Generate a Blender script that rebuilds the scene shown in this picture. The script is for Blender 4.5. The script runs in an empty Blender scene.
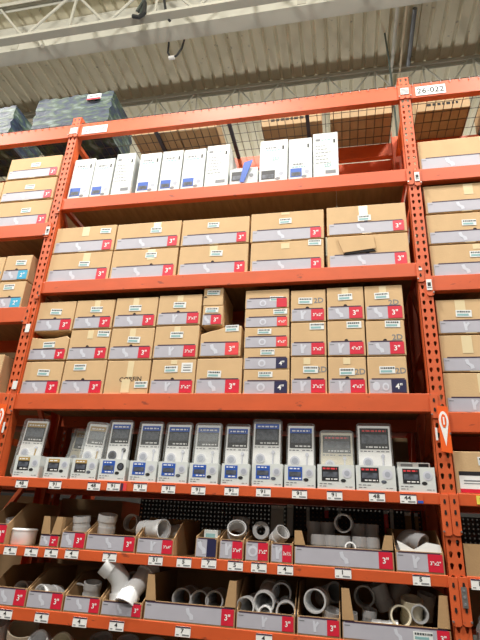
import bpy, bmesh, math, random
from mathutils import Vector, Matrix, Euler
random.seed(7)
COL=bpy.context.scene.collection
PI=math.pi
CARTON={'B1t':(0.031, 0.519, 3.279, 3.497), 'B1b':(0.03, 0.519, 3.042, 3.273), 'B2t':(0.527, 1.01, 3.276, 3.492), 'B2b':(0.525, 1.008, 3.042, 3.271), 'B3t':(1.018, 1.497, 3.274, 3.488), 'B3b':(1.019, 1.498, 3.042, 3.268), 'B4t':(1.506, 1.995, 3.269, 3.497), 'B4b':(1.513, 1.992, 3.042, 3.265), 'B5t':(2.012, 2.513, 3.283, 3.503), 'B5b':(2.012, 2.512, 3.042, 3.275), 'C1t':(0.04, 0.319, 2.669, 2.888), 'C1m':(0.031, 0.319, 2.465, 2.638), 'C1b':(0.037, 0.317, 2.235, 2.455), 'C2t':(0.324, 0.605, 2.679, 2.891), 'C2m':(0.325, 0.61, 2.463, 2.672), 'C2b':(0.324, 0.618, 2.235, 2.458), 'C3t':(0.613, 0.911, 2.682, 2.896), 'C3m':(0.616, 0.913, 2.46, 2.677), 'C3b':(0.624, 0.916, 2.235, 2.455), 'C4t':(0.916, 1.21, 2.688, 2.902), 'C4m':(0.918, 1.211, 2.464, 2.682), 'C4b':(0.924, 1.21, 2.235, 2.457), 'C5u':(1.218, 1.351, 2.816, 2.945), 'C5t':(1.221, 1.356, 2.679, 2.815), 'C5m':(1.222, 1.482, 2.471, 2.672), 'C5b':(1.214, 1.499, 2.235, 2.459), 'C60':(1.495, 1.773, 2.782, 2.912), 'C61':(1.497, 1.776, 2.656, 2.782), 'C62':(1.5, 1.778, 2.522, 2.656), 'C63':(1.503, 1.781, 2.386, 2.522), 'C64':(1.507, 1.782, 2.235, 2.386), 'C7t':(1.783, 1.997, 2.684, 2.899), 'C7m':(1.785, 1.997, 2.464, 2.68), 'C7b':(1.788, 1.997, 2.235, 2.46), 'C8t':(2.003, 2.223, 2.689, 2.907), 'C8m':(2.003, 2.22, 2.463, 2.684), 'C8b':(2.002, 2.217, 2.235, 2.457), 'C9t':(2.228, 2.449, 2.682, 2.908), 'C9m':(2.225, 2.443, 2.461, 2.677), 'C9b':(2.222, 2.438, 2.235, 2.456), 'La1':(-0.537, -0.07, 4.006, 4.217), 'La2':(-0.538, -0.07, 3.787, 3.995), 'La3':(-0.528, -0.064, 3.546, 3.778), 'Lb1':(-0.327, -0.111, 3.075, 3.285), 'Lb2':(-0.329, -0.11, 2.851, 3.067), 'Lc':(-0.41, -0.136, 2.298, 2.512), 'Ra':(2.625, 3.094, 3.74, 3.987), 'Rb1':(2.63, 3.12, 3.401, 3.613), 'Rb2':(2.625, 3.103, 3.175, 3.391), 'Rb3':(2.625, 3.085, 2.949, 3.167), 'Rc1':(2.624, 2.972, 2.585, 2.797), 'Rc2':(2.621, 2.965, 2.361, 2.577), 'Rc3':(2.619, 2.956, 2.135, 2.355), 'Rd':(2.622, 2.914, 1.73, 1.938)}
TALL={1:(0.056, 0.234, 3.753, 4.142), 2:(0.24, 0.403, 3.753, 4.123), 3:(0.42, 0.577, 3.753, 4.146), 4:(0.613, 0.785, 3.753, 4.132), 5:(0.794, 0.957, 3.753, 4.133), 6:(0.965, 1.137, 3.753, 4.127), 7:(1.146, 1.321, 3.753, 4.137), 8:(1.335, 1.536, 3.753, 3.895), 9:(1.546, 1.749, 3.753, 4.135), 10:(1.755, 1.922, 3.753, 4.126), 11:(1.928, 2.103, 3.753, 4.153)}
TRAY={1:(0.132, 0.298, 1.7275, 1.855), 2:(0.336, 0.493, 1.7275, 1.848), 3:(0.511, 0.67, 1.7275, 1.847), 4:(0.685, 0.849, 1.7275, 1.847), 5:(0.873, 1.036, 1.7275, 1.842), 6:(1.048, 1.218, 1.7275, 1.842), 7:(1.231, 1.395, 1.7275, 1.839), 8:(1.415, 1.569, 1.7275, 1.841), 9:(1.587, 1.752, 1.7275, 1.846), 10:(1.762, 1.926, 1.7275, 1.844), 11:(1.937, 2.128, 1.7275, 1.851), 12:(2.136, 2.334, 1.7275, 1.852), 13:(2.347, 2.526, 1.7275, 1.851)}
KIT={1:(0.103, 0.262, 1.865, 2.089), 3:(0.393, 0.511, 1.869, 2.051), 4:(0.53, 0.661, 1.866, 2.072), 5:(0.694, 0.836, 1.83, 2.087), 6:(0.888, 1.029, 1.853, 2.08), 7:(1.057, 1.209, 1.853, 2.076), 8:(1.235, 1.388, 1.85, 2.075), 9:(1.415, 1.557, 1.858, 2.07), 10:(1.573, 1.736, 1.863, 2.101), 11:(1.77, 1.92, 1.86, 2.079), 12:(1.95, 2.129, 1.865, 2.049), 13:(2.151, 2.329, 1.867, 2.084)}
BIN={'a0':(0.049, 0.185, 1.363, 1.464), 'a1':(0.397, 0.518, 1.363, 1.423), 'a2':(0.526, 0.677, 1.363, 1.445), 'a3':(0.679, 0.969, 1.363, 1.441), 'a4':(0.975, 1.184, 1.363, 1.438), 'a5':(1.3, 1.421, 1.363, 1.455), 'a6':(1.429, 1.56, 1.363, 1.452), 'a7':(1.566, 1.692, 1.363, 1.453), 'a8':(1.697, 1.813, 1.363, 1.45), 'a9':(1.817, 2.3, 1.363, 1.446), 'a10':(2.306, 2.529, 1.363, 1.449), 'a11':(2.619, 2.782, 1.363, 1.496), 'b0':(0.157, 0.387, 1.066, 1.15), 'b1':(0.39, 0.605, 1.066, 1.146), 'b2':(0.609, 0.818, 1.066, 1.138), 'b3':(0.821, 1.049, 1.066, 1.13), 'b4':(1.057, 1.532, 1.066, 1.146), 'b5':(1.536, 1.825, 1.066, 1.138), 'b6':(1.832, 2.039, 1.066, 1.139), 'b7':(2.044, 2.527, 1.066, 1.137)}
FIT={'bucket':(0.232, 0.06, 1.404, 0.07), 'a2cyl':(0.575, 0.12, 1.502, 0.05), 'a3cyl':(0.716, 0.15, 1.51, 0.056), 'a3ring':(0.832, 0.25, 1.512, 0.041), 'a4pipe':(1.026, 0.12, 1.483, 0.053), 'a6dome':(1.5, 0.1, 1.502, 0.049), 'a7ring':(1.625, 0.15, 1.509, 0.041), 'a8':(1.733, 0.1, 1.489, 0.042), 'g0':(1.899, 0.3, 1.586, 0.039), 'g1':(1.976, 0.3, 1.59, 0.039), 'gr':(2.067, 0.2, 1.571, 0.045), 'g3':(2.141, 0.3, 1.598, 0.038), 'g4':(2.214, 0.3, 1.601, 0.038), 'h0':(1.933, 0.15, 1.495, 0.045), 'h1':(1.997, 0.15, 1.498, 0.036), 'h2':(2.057, 0.15, 1.502, 0.041), 'h3':(2.147, 0.15, 1.506, 0.043), 'h4':(2.21, 0.15, 1.51, 0.035), 'sm':(2.097, 0.05, 1.479, 0.03), 'a10':(2.377, 0.2, 1.514, 0.045), 'b0r':(0.246, 0.15, 1.128, 0.038), 'b1r':(0.463, 0.12, 1.141, 0.055), 'b2r':(0.626, 0.1, 1.14, 0.047), 'b2c':(0.711, 0.12, 1.173, 0.047), 'e1':(0.829, 0.05, 1.23, 0.063), 'e1b':(0.879, 0.05, 1.172, 0.062), 'e2':(0.957, 0.03, 1.161, 0.055), 'e2b':(0.942, 0.15, 1.235, 0.052), 'b4r1':(1.213, 0.12, 1.157, 0.052), 'b4r2':(1.31, 0.12, 1.155, 0.049), 'b4r3':(1.39, 0.12, 1.161, 0.048), 'b5a':(1.585, 0.05, 1.157, 0.046), 'b5b':(1.665, 0.05, 1.202, 0.053), 'b5b2':(1.613, 0.3, 1.275, 0.05), 'b5c':(1.736, 0.12, 1.222, 0.046), 'b5d':(1.675, 0.03, 1.14, 0.035), 'b5e':(1.766, 0.05, 1.149, 0.049), 'b6r':(1.925, 0.05, 1.208, 0.053), 'b6s':(1.98, 0.2, 1.219, 0.046), 'b7a':(2.165, 0.2, 1.229, 0.05), 'b7b':(2.245, 0.2, 1.234, 0.044), 'b7c':(2.376, 0.1, 1.223, 0.051), 'b7d':(2.315, 0.03, 1.169, 0.045), 'b7e':(2.175, 0.15, 1.168, 0.039), 'b7f':(2.458, 0.25, 1.231, 0.043), 'b7g':(2.079, 0.1, 1.167, 0.029), 'b7h':(2.323, 0.35, 1.267, 0.051), 'b7i':(2.403, 0.05, 1.182, 0.04), 'z1':(0.201, 0.15, 0.939, 0.074), 'z2':(0.375, 0.05, 0.936, 0.076), 'z3':(0.477, 0.05, 0.94, 0.052), 'z4':(0.577, 0.05, 0.948, 0.057), 'z5':(0.671, 0.1, 0.944, 0.017), 'z6':(0.715, 0.15, 0.944, 0.057), 'z7':(0.849, 0.15, 0.937, 0.056)}
TAG5=[[0.216, 1.691], [0.432, 1.692], [0.676, 1.693], [0.796, 1.696], [0.957, 1.698], [1.123, 1.694], [1.295, 1.694], [1.48, 1.697], [1.653, 1.698], [1.844, 1.696], [2.024, 1.696], [2.235, 1.697], [2.386, 1.695]]
TAG6=[[0.234, 1.336], [0.365, 1.336], [0.487, 1.338], [0.61, 1.34], [0.833, 1.338], [1.093, 1.338], [1.249, 1.338], [1.382, 1.342], [1.521, 1.34], [1.642, 1.34], [1.775, 1.338], [2.056, 1.341], [2.417, 1.335], [2.673, 1.334]]
TAG7=[[0.286, 1.031], [0.5, 1.032], [0.719, 1.029], [0.923, 1.029], [1.274, 1.033], [1.678, 1.036]]
LP,WS,EX,UP,LY,LZ,F2=420,.3,-0.70,1.1,-1.35,7.4,1.05

for _k in ('B1t','B1b','C1t','C1m','C1b'): CARTON[_k]=(max(CARTON[_k][0],.040),)+CARTON[_k][1:]
CARTON['Lc']=(-.41,-.136,2.242,2.512)
B1,B2,B3,B4,B5,B6,B7,B8=4.5007,3.753,3.042,2.235,1.7275,1.363,1.066,0.70
# ------------------------------------------------------------ materials
def s2l(c):
    return tuple((v/12.92 if v<=0.04045 else ((v+0.055)/1.055)**2.4) for v in [k/255 for k in c])+(1,)
MATS={}
def mat(name,rgb,rough=.6,metal=0,var=.0,scale=8,bump=0,bscale=60,coat=0,stretch=(1,1,1),dirt=None,spec=.5):
    if name in MATS: return MATS[name]
    m=bpy.data.materials.new(name); m.use_nodes=True; nt=m.node_tree; b=nt.nodes['Principled BSDF']
    c=s2l(rgb); b.inputs['Base Color'].default_value=c
    b.inputs['Roughness'].default_value=rough; b.inputs['Metallic'].default_value=metal
    b.inputs['Specular IOR Level'].default_value=spec
    if coat: b.inputs['Coat Weight'].default_value=coat
    tc=nt.nodes.new('ShaderNodeTexCoord'); mp=nt.nodes.new('ShaderNodeMapping'); mp.inputs['Scale'].default_value=stretch
    nt.links.new(tc.outputs['Object'],mp.inputs['Vector'])
    if var or dirt:
        n=nt.nodes.new('ShaderNodeTexNoise'); n.inputs['Scale'].default_value=scale; n.inputs['Detail'].default_value=5
        nt.links.new(mp.outputs['Vector'],n.inputs['Vector'])
        r=nt.nodes.new('ShaderNodeValToRGB'); nt.links.new(n.outputs['Fac'],r.inputs['Fac'])
        r.color_ramp.elements[0].position=.32; r.color_ramp.elements[1].position=.68
        r.color_ramp.elements[0].color=tuple(v*(1-var) for v in c[:3])+(1,)
        r.color_ramp.elements[1].color=tuple(min(1,v*(1+var)) for v in c[:3])+(1,)
        out=r.outputs['Color']
        if dirt:
            n2=nt.nodes.new('ShaderNodeTexNoise'); n2.inputs['Scale'].default_value=scale*3; n2.inputs['Detail'].default_value=8
            nt.links.new(mp.outputs['Vector'],n2.inputs['Vector'])
            r2=nt.nodes.new('ShaderNodeValToRGB'); r2.color_ramp.elements[0].position=.66; r2.color_ramp.elements[1].position=.72
            nt.links.new(n2.outputs['Fac'],r2.inputs['Fac'])
            mx=nt.nodes.new('ShaderNodeMixRGB'); mx.inputs['Color2'].default_value=s2l(dirt)
            nt.links.new(r2.outputs['Color'],mx.inputs['Fac']); nt.links.new(out,mx.inputs['Color1']); out=mx.outputs['Color']
        nt.links.new(out,b.inputs['Base Color'])
    if bump:
        n3=nt.nodes.new('ShaderNodeTexNoise'); n3.inputs['Scale'].default_value=bscale
        nt.links.new(mp.outputs['Vector'],n3.inputs['Vector'])
        bp=nt.nodes.new('ShaderNodeBump'); bp.inputs['Strength'].default_value=bump; bp.inputs['Distance'].default_value=.004
        nt.links.new(n3.outputs['Fac'],bp.inputs['Height']); nt.links.new(bp.outputs['Normal'],b.inputs['Normal'])
    MATS[name]=m; return m
def plastic(name,alpha=.05,tint=(235,240,240)):
    if name in MATS: return MATS[name]
    m=bpy.data.materials.new(name); m.use_nodes=True; nt=m.node_tree
    for n in list(nt.nodes): nt.nodes.remove(n)
    o=nt.nodes.new('ShaderNodeOutputMaterial'); t=nt.nodes.new('ShaderNodeBsdfTransparent'); g=nt.nodes.new('ShaderNodeBsdfPrincipled')
    g.inputs['Base Color'].default_value=s2l(tint); g.inputs['Roughness'].default_value=.12
    lw=nt.nodes.new('ShaderNodeLayerWeight'); lw.inputs['Blend'].default_value=.35
    mm=nt.nodes.new('ShaderNodeMath'); mm.operation='MULTIPLY_ADD'; mm.inputs[1].default_value=.45; mm.inputs[2].default_value=alpha
    nt.links.new(lw.outputs['Facing'],mm.inputs[0])
    mx=nt.nodes.new('ShaderNodeMixShader'); nt.links.new(mm.outputs[0],mx.inputs[0]); nt.links.new(t.outputs[0],mx.inputs[1]); nt.links.new(g.outputs[0],mx.inputs[2])
    tc=nt.nodes.new('ShaderNodeTexCoord'); n3=nt.nodes.new('ShaderNodeTexNoise'); n3.inputs['Scale'].default_value=25
    bp=nt.nodes.new('ShaderNodeBump'); bp.inputs['Strength'].default_value=.5; bp.inputs['Distance'].default_value=.01
    nt.links.new(tc.outputs['Object'],n3.inputs['Vector']); nt.links.new(n3.outputs['Fac'],bp.inputs['Height']); nt.links.new(bp.outputs['Normal'],g.inputs['Normal'])
    nt.links.new(mx.outputs[0],o.inputs['Surface']); MATS[name]=m; return m
ORANGE=mat('orange_paint',(203,84,34),.55,var=.07,scale=5,dirt=(150,62,30),stretch=(1,1,2.2))
ORANGE2=mat('orange_paint_post',(206,90,42),.55,var=.06,scale=9,dirt=(160,80,50))
KRAFT=mat('kraft_cardboard',(203,170,127),.85,var=.06,scale=6,bump=.15,bscale=90)
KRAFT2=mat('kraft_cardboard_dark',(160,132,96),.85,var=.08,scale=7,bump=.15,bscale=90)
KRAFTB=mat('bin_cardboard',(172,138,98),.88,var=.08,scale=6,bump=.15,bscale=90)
KRAFTC=mat('cut_cardboard_edge',(160,122,80),.9,var=.15,scale=60)
GREY=mat('grey_label',(178,176,186),.5,var=.03,scale=12)
PURPLE=mat('dark_purple_band',(58,34,62),.5)
RED=mat('red_tag',(208,28,56),.45,var=.04,scale=20)
RED2=mat('light_red_tag',(226,66,70),.45)
NAVY=mat('navy_tag',(36,34,72),.45)
CYAN=mat('cyan_tag',(70,168,205),.45)
WHITE=mat('white_print',(238,238,236),.5)
TAPE=mat('packing_tape',(226,208,168),.25,var=.03,scale=14,coat=.3)
STICK=mat('white_sticker',(226,228,226),.5)
TEAL=mat('teal_print',(134,176,178),.6)
INK=mat('black_ink',(24,24,26),.6)
INK2=mat('soft_black_ink',(70,74,76),.6)
GREYINK=mat('grey_ink',(120,122,126),.6)
STRAIN=mat('strainer_grey',(168,172,184),.4)
PALE=mat('pale_drawing',(202,204,214),.5)
HOLE=mat('dark_cutout',(22,16,12),.9)
BOXW=mat('white_carton',(208,212,210),.6,var=.02,scale=6)
BLUE=mat('blue_print',(38,86,178),.5)
GOLD=mat('gold_print',(178,146,84),.5)
BLACKP=mat('black_print',(30,28,32),.5)
PHOTO=mat('product_photo_grey',(76,80,90),.5,var=.6,scale=40)
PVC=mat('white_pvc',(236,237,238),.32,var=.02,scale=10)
PVCG=mat('shaded_pvc_grey',(204,205,207),.4,var=.05,scale=12)  # same white PVC, shade put into the colour for dim fittings
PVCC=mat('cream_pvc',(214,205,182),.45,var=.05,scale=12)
WIRE=mat('zinc_wire',(96,90,84),.45,metal=.6)
BAR=mat('dark_support_channel',(62,62,72),.6,metal=.3)
WOOD=mat('deck_board',(150,112,72),.85,var=.18,scale=5,stretch=(6,1,1))
DECKM=mat('painted_roof_deck',(216,209,184),.7,var=.035,scale=3,dirt=(170,166,150))
STEELW=mat('painted_steel_white',(214,212,200),.55,var=.03,scale=2)
STEELG=mat('painted_steel_grey',(198,196,184),.6,var=.04,scale=3)
CONC=mat('polished_concrete',(78,76,72),.5,var=.08,scale=1.2)
WALLM=mat('painted_block_wall',(92,90,88),.8,var=.03,scale=1)
PEG=mat('pegboard_grey',(66,64,66),.7,var=.05,scale=9)
CLEAR=plastic('clear_blister')
CLEARH=plastic('milky_blister',.16)
METAL=mat('bare_metal',(170,168,166),.35,metal=.8)
CABLE=mat('cable_grey_green',(88,98,92),.6)
CABLEB=mat('cable_black',(40,42,44),.6)
CONDT=mat('conduit_tan',(208,190,160),.5)
CONDG=mat('conduit_grey',(120,122,126),.5,metal=.4)
YELLOW=mat('yellow_label',(232,214,90),.5)
# ------------------------------------------------------------ mesh builder
_T={}
def textmesh(s):
    if s in _T: return _T[s]
    cu=bpy.data.curves.new('glyphs','FONT'); cu.body=s; cu.size=1; cu.resolution_u=2; cu.offset=.016
    ob=bpy.data.objects.new('glyphs',cu); COL.objects.link(ob)
    dg=bpy.context.evaluated_depsgraph_get(); me=bpy.data.meshes.new_from_object(ob.evaluated_get(dg))
    vs=[(v.co.x,v.co.y) for v in me.vertices]; fs=[tuple(p.vertices) for p in me.polygons]
    bpy.data.objects.remove(ob); bpy.data.curves.remove(cu); bpy.data.meshes.remove(me)
    x0=min(v[0] for v in vs);x1=max(v[0] for v in vs);y0=min(v[1] for v in vs);y1=max(v[1] for v in vs)
    cx,cy,h=(x0+x1)/2,(y0+y1)/2,(y1-y0)
    _T[s]=([((x-cx)/h,(y-cy)/h) for x,y in vs],fs,(x1-x0)/h); return _T[s]
class MB:
    def __init__(s): s.v=[];s.f=[];s.m=[];s.mats=[]
    def mi(s,m):
        if m not in s.mats: s.mats.append(m)
        return s.mats.index(m)
    def add(s,vs,fs,m,M=None):
        o=len(s.v); k=s.mi(m)
        s.v+= [tuple(M@Vector(v)) for v in vs] if M is not None else [tuple(v) for v in vs]
        for f in fs: s.f.append(tuple(i+o for i in f)); s.m.append(k)
        return s
    def box(s,x0,x1,y0,y1,z0,z1,m,M=None):
        vs=[(x,y,z) for z in (z0,z1) for y in (y0,y1) for x in (x0,x1)]
        return s.add(vs,[(0,2,3,1),(4,5,7,6),(0,1,5,4),(2,6,7,3),(0,4,6,2),(1,3,7,5)],m,M)
    def prism(s,pts,h0,h1,m,axis='y',M=None):
        n=len(pts)
        def P(a,b,h): return (a,h,b) if axis=='y' else ((h,a,b) if axis=='x' else (a,b,h))
        vs=[P(a,b,h0) for a,b in pts]+[P(a,b,h1) for a,b in pts]
        fs=[tuple(range(n)),tuple(range(2*n-1,n-1,-1))]+[(i,i+n,(i+1)%n+n,(i+1)%n) for i in range(n)]
        return s.add(vs,fs,m,M)
    def disc(s,cx,cz,r,y0,y1,m,n=20,sx=1,M=None):
        return s.prism([(cx+sx*r*math.cos(2*PI*i/n),cz+r*math.sin(2*PI*i/n)) for i in range(n)],y0,y1,m,'y',M)
    def text(s,t,cx,cz,h,y,m,maxw=None,rot=0,M=None,stretch=1):
        vs,fs,w=textmesh(t); sc=h
        if maxw and w*sc*stretch>maxw: stretch*=maxw/(w*sc*stretch)
        c,sn=math.cos(rot),math.sin(rot)
        V=[]
        for a,b in vs:
            a*=sc*stretch;b*=sc
            V.append((cx+a*c-b*sn,y,cz+a*sn+b*c))
        return s.add(V,fs,m,M)
    def lathe(s,prof,m,n=28,M=None,closed=True):
        k=len(prof); vs=[(r*math.cos(2*PI*i/n),r*math.sin(2*PI*i/n),z) for i in range(n) for r,z in prof]
        fs=[(i*k+j,((i+1)%n)*k+j,((i+1)%n)*k+(j+1)%k,i*k+(j+1)%k) for i in range(n) for j in range(k if closed else k-1)]
        return s.add(vs,fs,m,M)
    def tube(s,pts,r,m,n=10,ri=None,cap=True,M=None):
        pts=[Vector(p) for p in pts]; N=len(pts); rr=r if isinstance(r,(list,tuple)) else [r]*N
        rings=[]; up=None
        T=[((pts[min(i+1,N-1)]-pts[max(i-1,0)]).normalized()) for i in range(N)]
        u=T[0].orthogonal().normalized()
        for i in range(N):
            u=(u-T[i]*u.dot(T[i])).normalized(); w=T[i].cross(u)
            rings.append((u.copy(),w))
        vs=[tuple(pts[i]+(rings[i][0]*math.cos(2*PI*k/n)+rings[i][1]*math.sin(2*PI*k/n))*rr[i]) for i in range(N) for k in range(n)]
        fs=[(i*n+k,i*n+(k+1)%n,(i+1)*n+(k+1)%n,(i+1)*n+k) for i in range(N-1) for k in range(n)]
        if ri is None:
            if cap: fs+=[tuple(range(n-1,-1,-1)),tuple(range((N-1)*n,N*n))]
        else:
            o=len(vs)
            vs+=[tuple(pts[i]+(rings[i][0]*math.cos(2*PI*k/n)+rings[i][1]*math.sin(2*PI*k/n))*(rr[i]-ri)) for i in range(N) for k in range(n)]
            fs+=[(o+i*n+k,o+(i+1)*n+k,o+(i+1)*n+(k+1)%n,o+i*n+(k+1)%n) for i in range(N-1) for k in range(n)]
            for i in (0,N-1):
                fs+=[(i*n+k,i*n+(k+1)%n,o+i*n+(k+1)%n,o+i*n+k) for k in range(n)]
        return s.add(vs,fs,m,M)
def obj(name,mb,parent=None,label=None,smooth=False,bevel=0,local=False,solid=0):
    me=bpy.data.meshes.new(name); off=Vector((0,0,0))
    if parent is not None and not local:
        off=world_loc(parent)
    if parent is None and not local:
        # origin at base centre of the mesh
        xs=[v[0] for v in mb.v];yy=[v[1] for v in mb.v];zs=[v[2] for v in mb.v]
        off=Vector(((min(xs)+max(xs))/2,(min(yy)+max(yy))/2,min(zs)))
    me.from_pydata([(v[0]-off.x,v[1]-off.y,v[2]-off.z) for v in mb.v],[],mb.f)
    for m in mb.mats: me.materials.append(m)
    me.polygons.foreach_set('material_index',mb.m)
    bm=bmesh.new(); bm.from_mesh(me); bmesh.ops.recalc_face_normals(bm,faces=bm.faces); bm.to_mesh(me); bm.free()
    if smooth:
        me.polygons.foreach_set('use_smooth',[True]*len(me.polygons))
        try: me.set_sharp_from_angle(angle=math.radians(38))
        except Exception: pass
    me.update()
    o=bpy.data.objects.new(name,me); COL.objects.link(o)
    if parent is not None: o.parent=parent
    elif not local: o.location=off
    if label: o['label']=label
    if bevel:
        b=o.modifiers.new('bevel','BEVEL'); b.width=bevel; b.segments=2; b.limit_method='ANGLE'
    return o
def world_loc(o):
    v=Vector(o.location)
    while o.parent is not None: o=o.parent; v+=Vector(o.location)
    return v
def thing(name,label,cat,loc=(0,0,0),group=None,rot=None):
    o=bpy.data.objects.new(name,None); COL.objects.link(o); o.location=loc; o.empty_display_size=.05
    if rot is not None: o.rotation_mode='QUATERNION'; o.rotation_quaternion=rot
    o['label']=label; o['category']=cat
    if group: o['group']=group
    return o
def tag(o,label,cat,group=None,kind=None):
    if label: o['label']=label
    if cat: o['category']=cat
    if group: o['group']=group
    if kind: o['kind']=kind
    return o
# ------------------------------------------------------------ building shell
fl=MB().box(-14,16,-9,18,-.2,0,CONC); o=obj('floor',fl); o['kind']='structure'
# corrugated roof deck, ribs run front to back
mb=MB(); P=.2032; x=-13.0; prof=[]
while x<15:
    prof+=[(x,9.0),(x+.135,9.0),(x+.150,9.027),(x+.188,9.027)]; x+=P
vs=[];fs=[]
for (a,b) in prof: vs+=[(a,-9,b),(a,18,b)]
for i in range(len(prof)-1): fs.append((2*i,2*i+1,2*i+3,2*i+2))
mb.add(vs,fs,DECKM); mb.box(-13,15,-9,18,9.03,9.2,DECKM)
o=obj('ceiling',mb); o['kind']='structure'
for nm,b in (('wall_back',(-14,16,18,18.2)),('wall_front',(-14,16,-9.2,-9)),('wall_left',(-14.2,-14,-9,18)),('wall_right',(16,16.2,-9,18))):
    o=obj(nm,MB().box(b[0],b[1],b[2],b[3],0,9.2,WALLM)); o['kind']='structure'
# wide flat-bottomed girder
g=thing('roof_girder','wide cream painted steel roof girder running above the rack','girder',(1,2.05,8.4))
obj('flange',MB().box(-12,14,1.93,2.17,8.40,8.425,STEELW),g)
obj('flange',MB().box(-12,14,1.93,2.17,8.955,8.98,STEELW),g)
obj('web',MB().box(-12,14,1.935,1.955,8.425,8.955,STEELW).box(-12,14,2.145,2.165,8.425,8.955,STEELW),g)
for xx in (-3.0,1.62): obj('splice_plate',MB().box(xx,xx+.12,1.922,1.935,8.43,8.9,STEELG),g)
obj('bracket',MB().tube([(-2.55,1.9,8.62),(-2.40,1.9,8.36)],.028,STEELW,10),g,'short pale tube fixed to the girder face')
def joist(y,zt,zb,label,x0,x1,phase,pitch=.8,rw=.014):
    t=thing('roof_joist',label,'roof joist',((x0+x1)/2,y,zb),'open web roof joists')
    obj('top_chord',MB().box(x0,x1,y-.055,y-.004,zt-.01,zt,STEELG).box(x0,x1,y-.055,y-.048,zt-.075,zt-.01,STEELG).box(x0,x1,y+.004,y+.055,zt-.01,zt,STEELG).box(x0,x1,y+.048,y+.055,zt-.075,zt-.01,STEELG),t)
    obj('bottom_chord',MB().box(x0,x1,y-.06,y+.06,zb,zb+.008,STEELG).box(x0,x1,y-.05,y-.042,zb+.008,zb+.07,STEELG).box(x0,x1,y+.042,y+.05,zb+.008,zb+.07,STEELG),t)
    xx=x0+phase
    while xx<x1-pitch:
        obj('web_bar',MB().tube([(xx,y,zt-.04),(xx+pitch*.45,y,zb+.04)],rw,STEELG,8),t)
        obj('web_bar',MB().tube([(xx+pitch*.45,y,zb+.04),(xx+pitch*.9,y,zt-.04)],rw,STEELG,8),t)
        obj('web_bar',MB().tube([(xx+pitch,y,zt-.04),(xx+pitch,y,zb+.04)],rw,STEELG,8),t)
        xx+=pitch
joist(1.587,8.98,8.12,'pale open web roof joist in front of the cream girder, nearest the aisle',-4.62,4.6,1.54,1.35,.022)
joist(3.67,8.98,8.36,'pale open web roof joist just beyond the cream girder',-5.4,6.6,.2,.8)
joist(7.3,8.98,8.36,'pale open web roof joist farthest away over the rack',-6,8,.5,1.0)
# cables and conduits on the roof
tag(obj('hanging_cable',MB().tube([(2.93,3.0,8.99),(2.95,3.0,8.5),(2.965,3.0,8.0),(2.97,3.0,7.0),(2.96,3.0,6.0),(2.97,3.0,3.2),(2.97,3.0,0.0)],.014,CABLE,8),smooth=True),'grey green cable dropping straight down from the roof behind the rack','cable')
tag(obj('roof_conduit',MB().tube([(3.215,1.6,8.93),(3.225,3.6,8.93),(3.23,6,8.93)],.022,CONDT,10),smooth=True),'thin tan conduit running front to back under the roof deck','conduit')
tag(obj('roof_conduit',MB().tube([(3.34,2.6,8.92),(3.35,3.6,8.92)],.035,CONDG,10),smooth=True),'short dark grey conduit under the roof deck, right of the tan one','conduit')
tag(obj('roof_conduit',MB().tube([(3.08,2.2,8.94),(3.09,6,8.94)],.03,STEELW,10),smooth=True),'white conduit under the roof deck, left of the tan one','conduit')
mb=MB()
for k in range(7):
    a=k*.9; mb.tube([(-.62+.02*k,1.5+.02*k,8.2),(-.60+.03*math.sin(a),1.6,8.6),(-.5+.05*math.cos(a),1.7,8.9),(-.38+.03*k,1.75,8.97)],.014,CABLEB if k%2 else CABLE,6)
mb.tube([(-.66,1.5,8.1),(-.57,1.5,8.06),(-.5,1.52,8.14),(-.55,1.56,8.45)],.03,CABLEB,8)
mb.tube([(-.5,1.6,8.9),(-.32,1.62,8.7),(-.22,1.64,8.2),(-.16,1.65,8.1)],.02,CABLEB,8)
tag(obj('cable_bundle',mb,smooth=True),'tangled dark cable bundle strapped on the roof joist','cable')
mb=MB().tube([(-.40,2.2,8.42),(-.39,2.2,8.2),(-.33,2.2,8.06),(-.24,2.2,8.1),(-.17,2.2,8.25),(-.15,2.2,8.44)],.016,CABLEB,8)
r_=obj('hanging_cable',mb,smooth=True); tag(r_,'short dark loop of cable with a white plug under the girder','cable')
obj('plug',MB().tube([(-.36,2.2,8.07),(-.27,2.2,8.07)],.03,WHITE,8),r_,'white plug')
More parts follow.
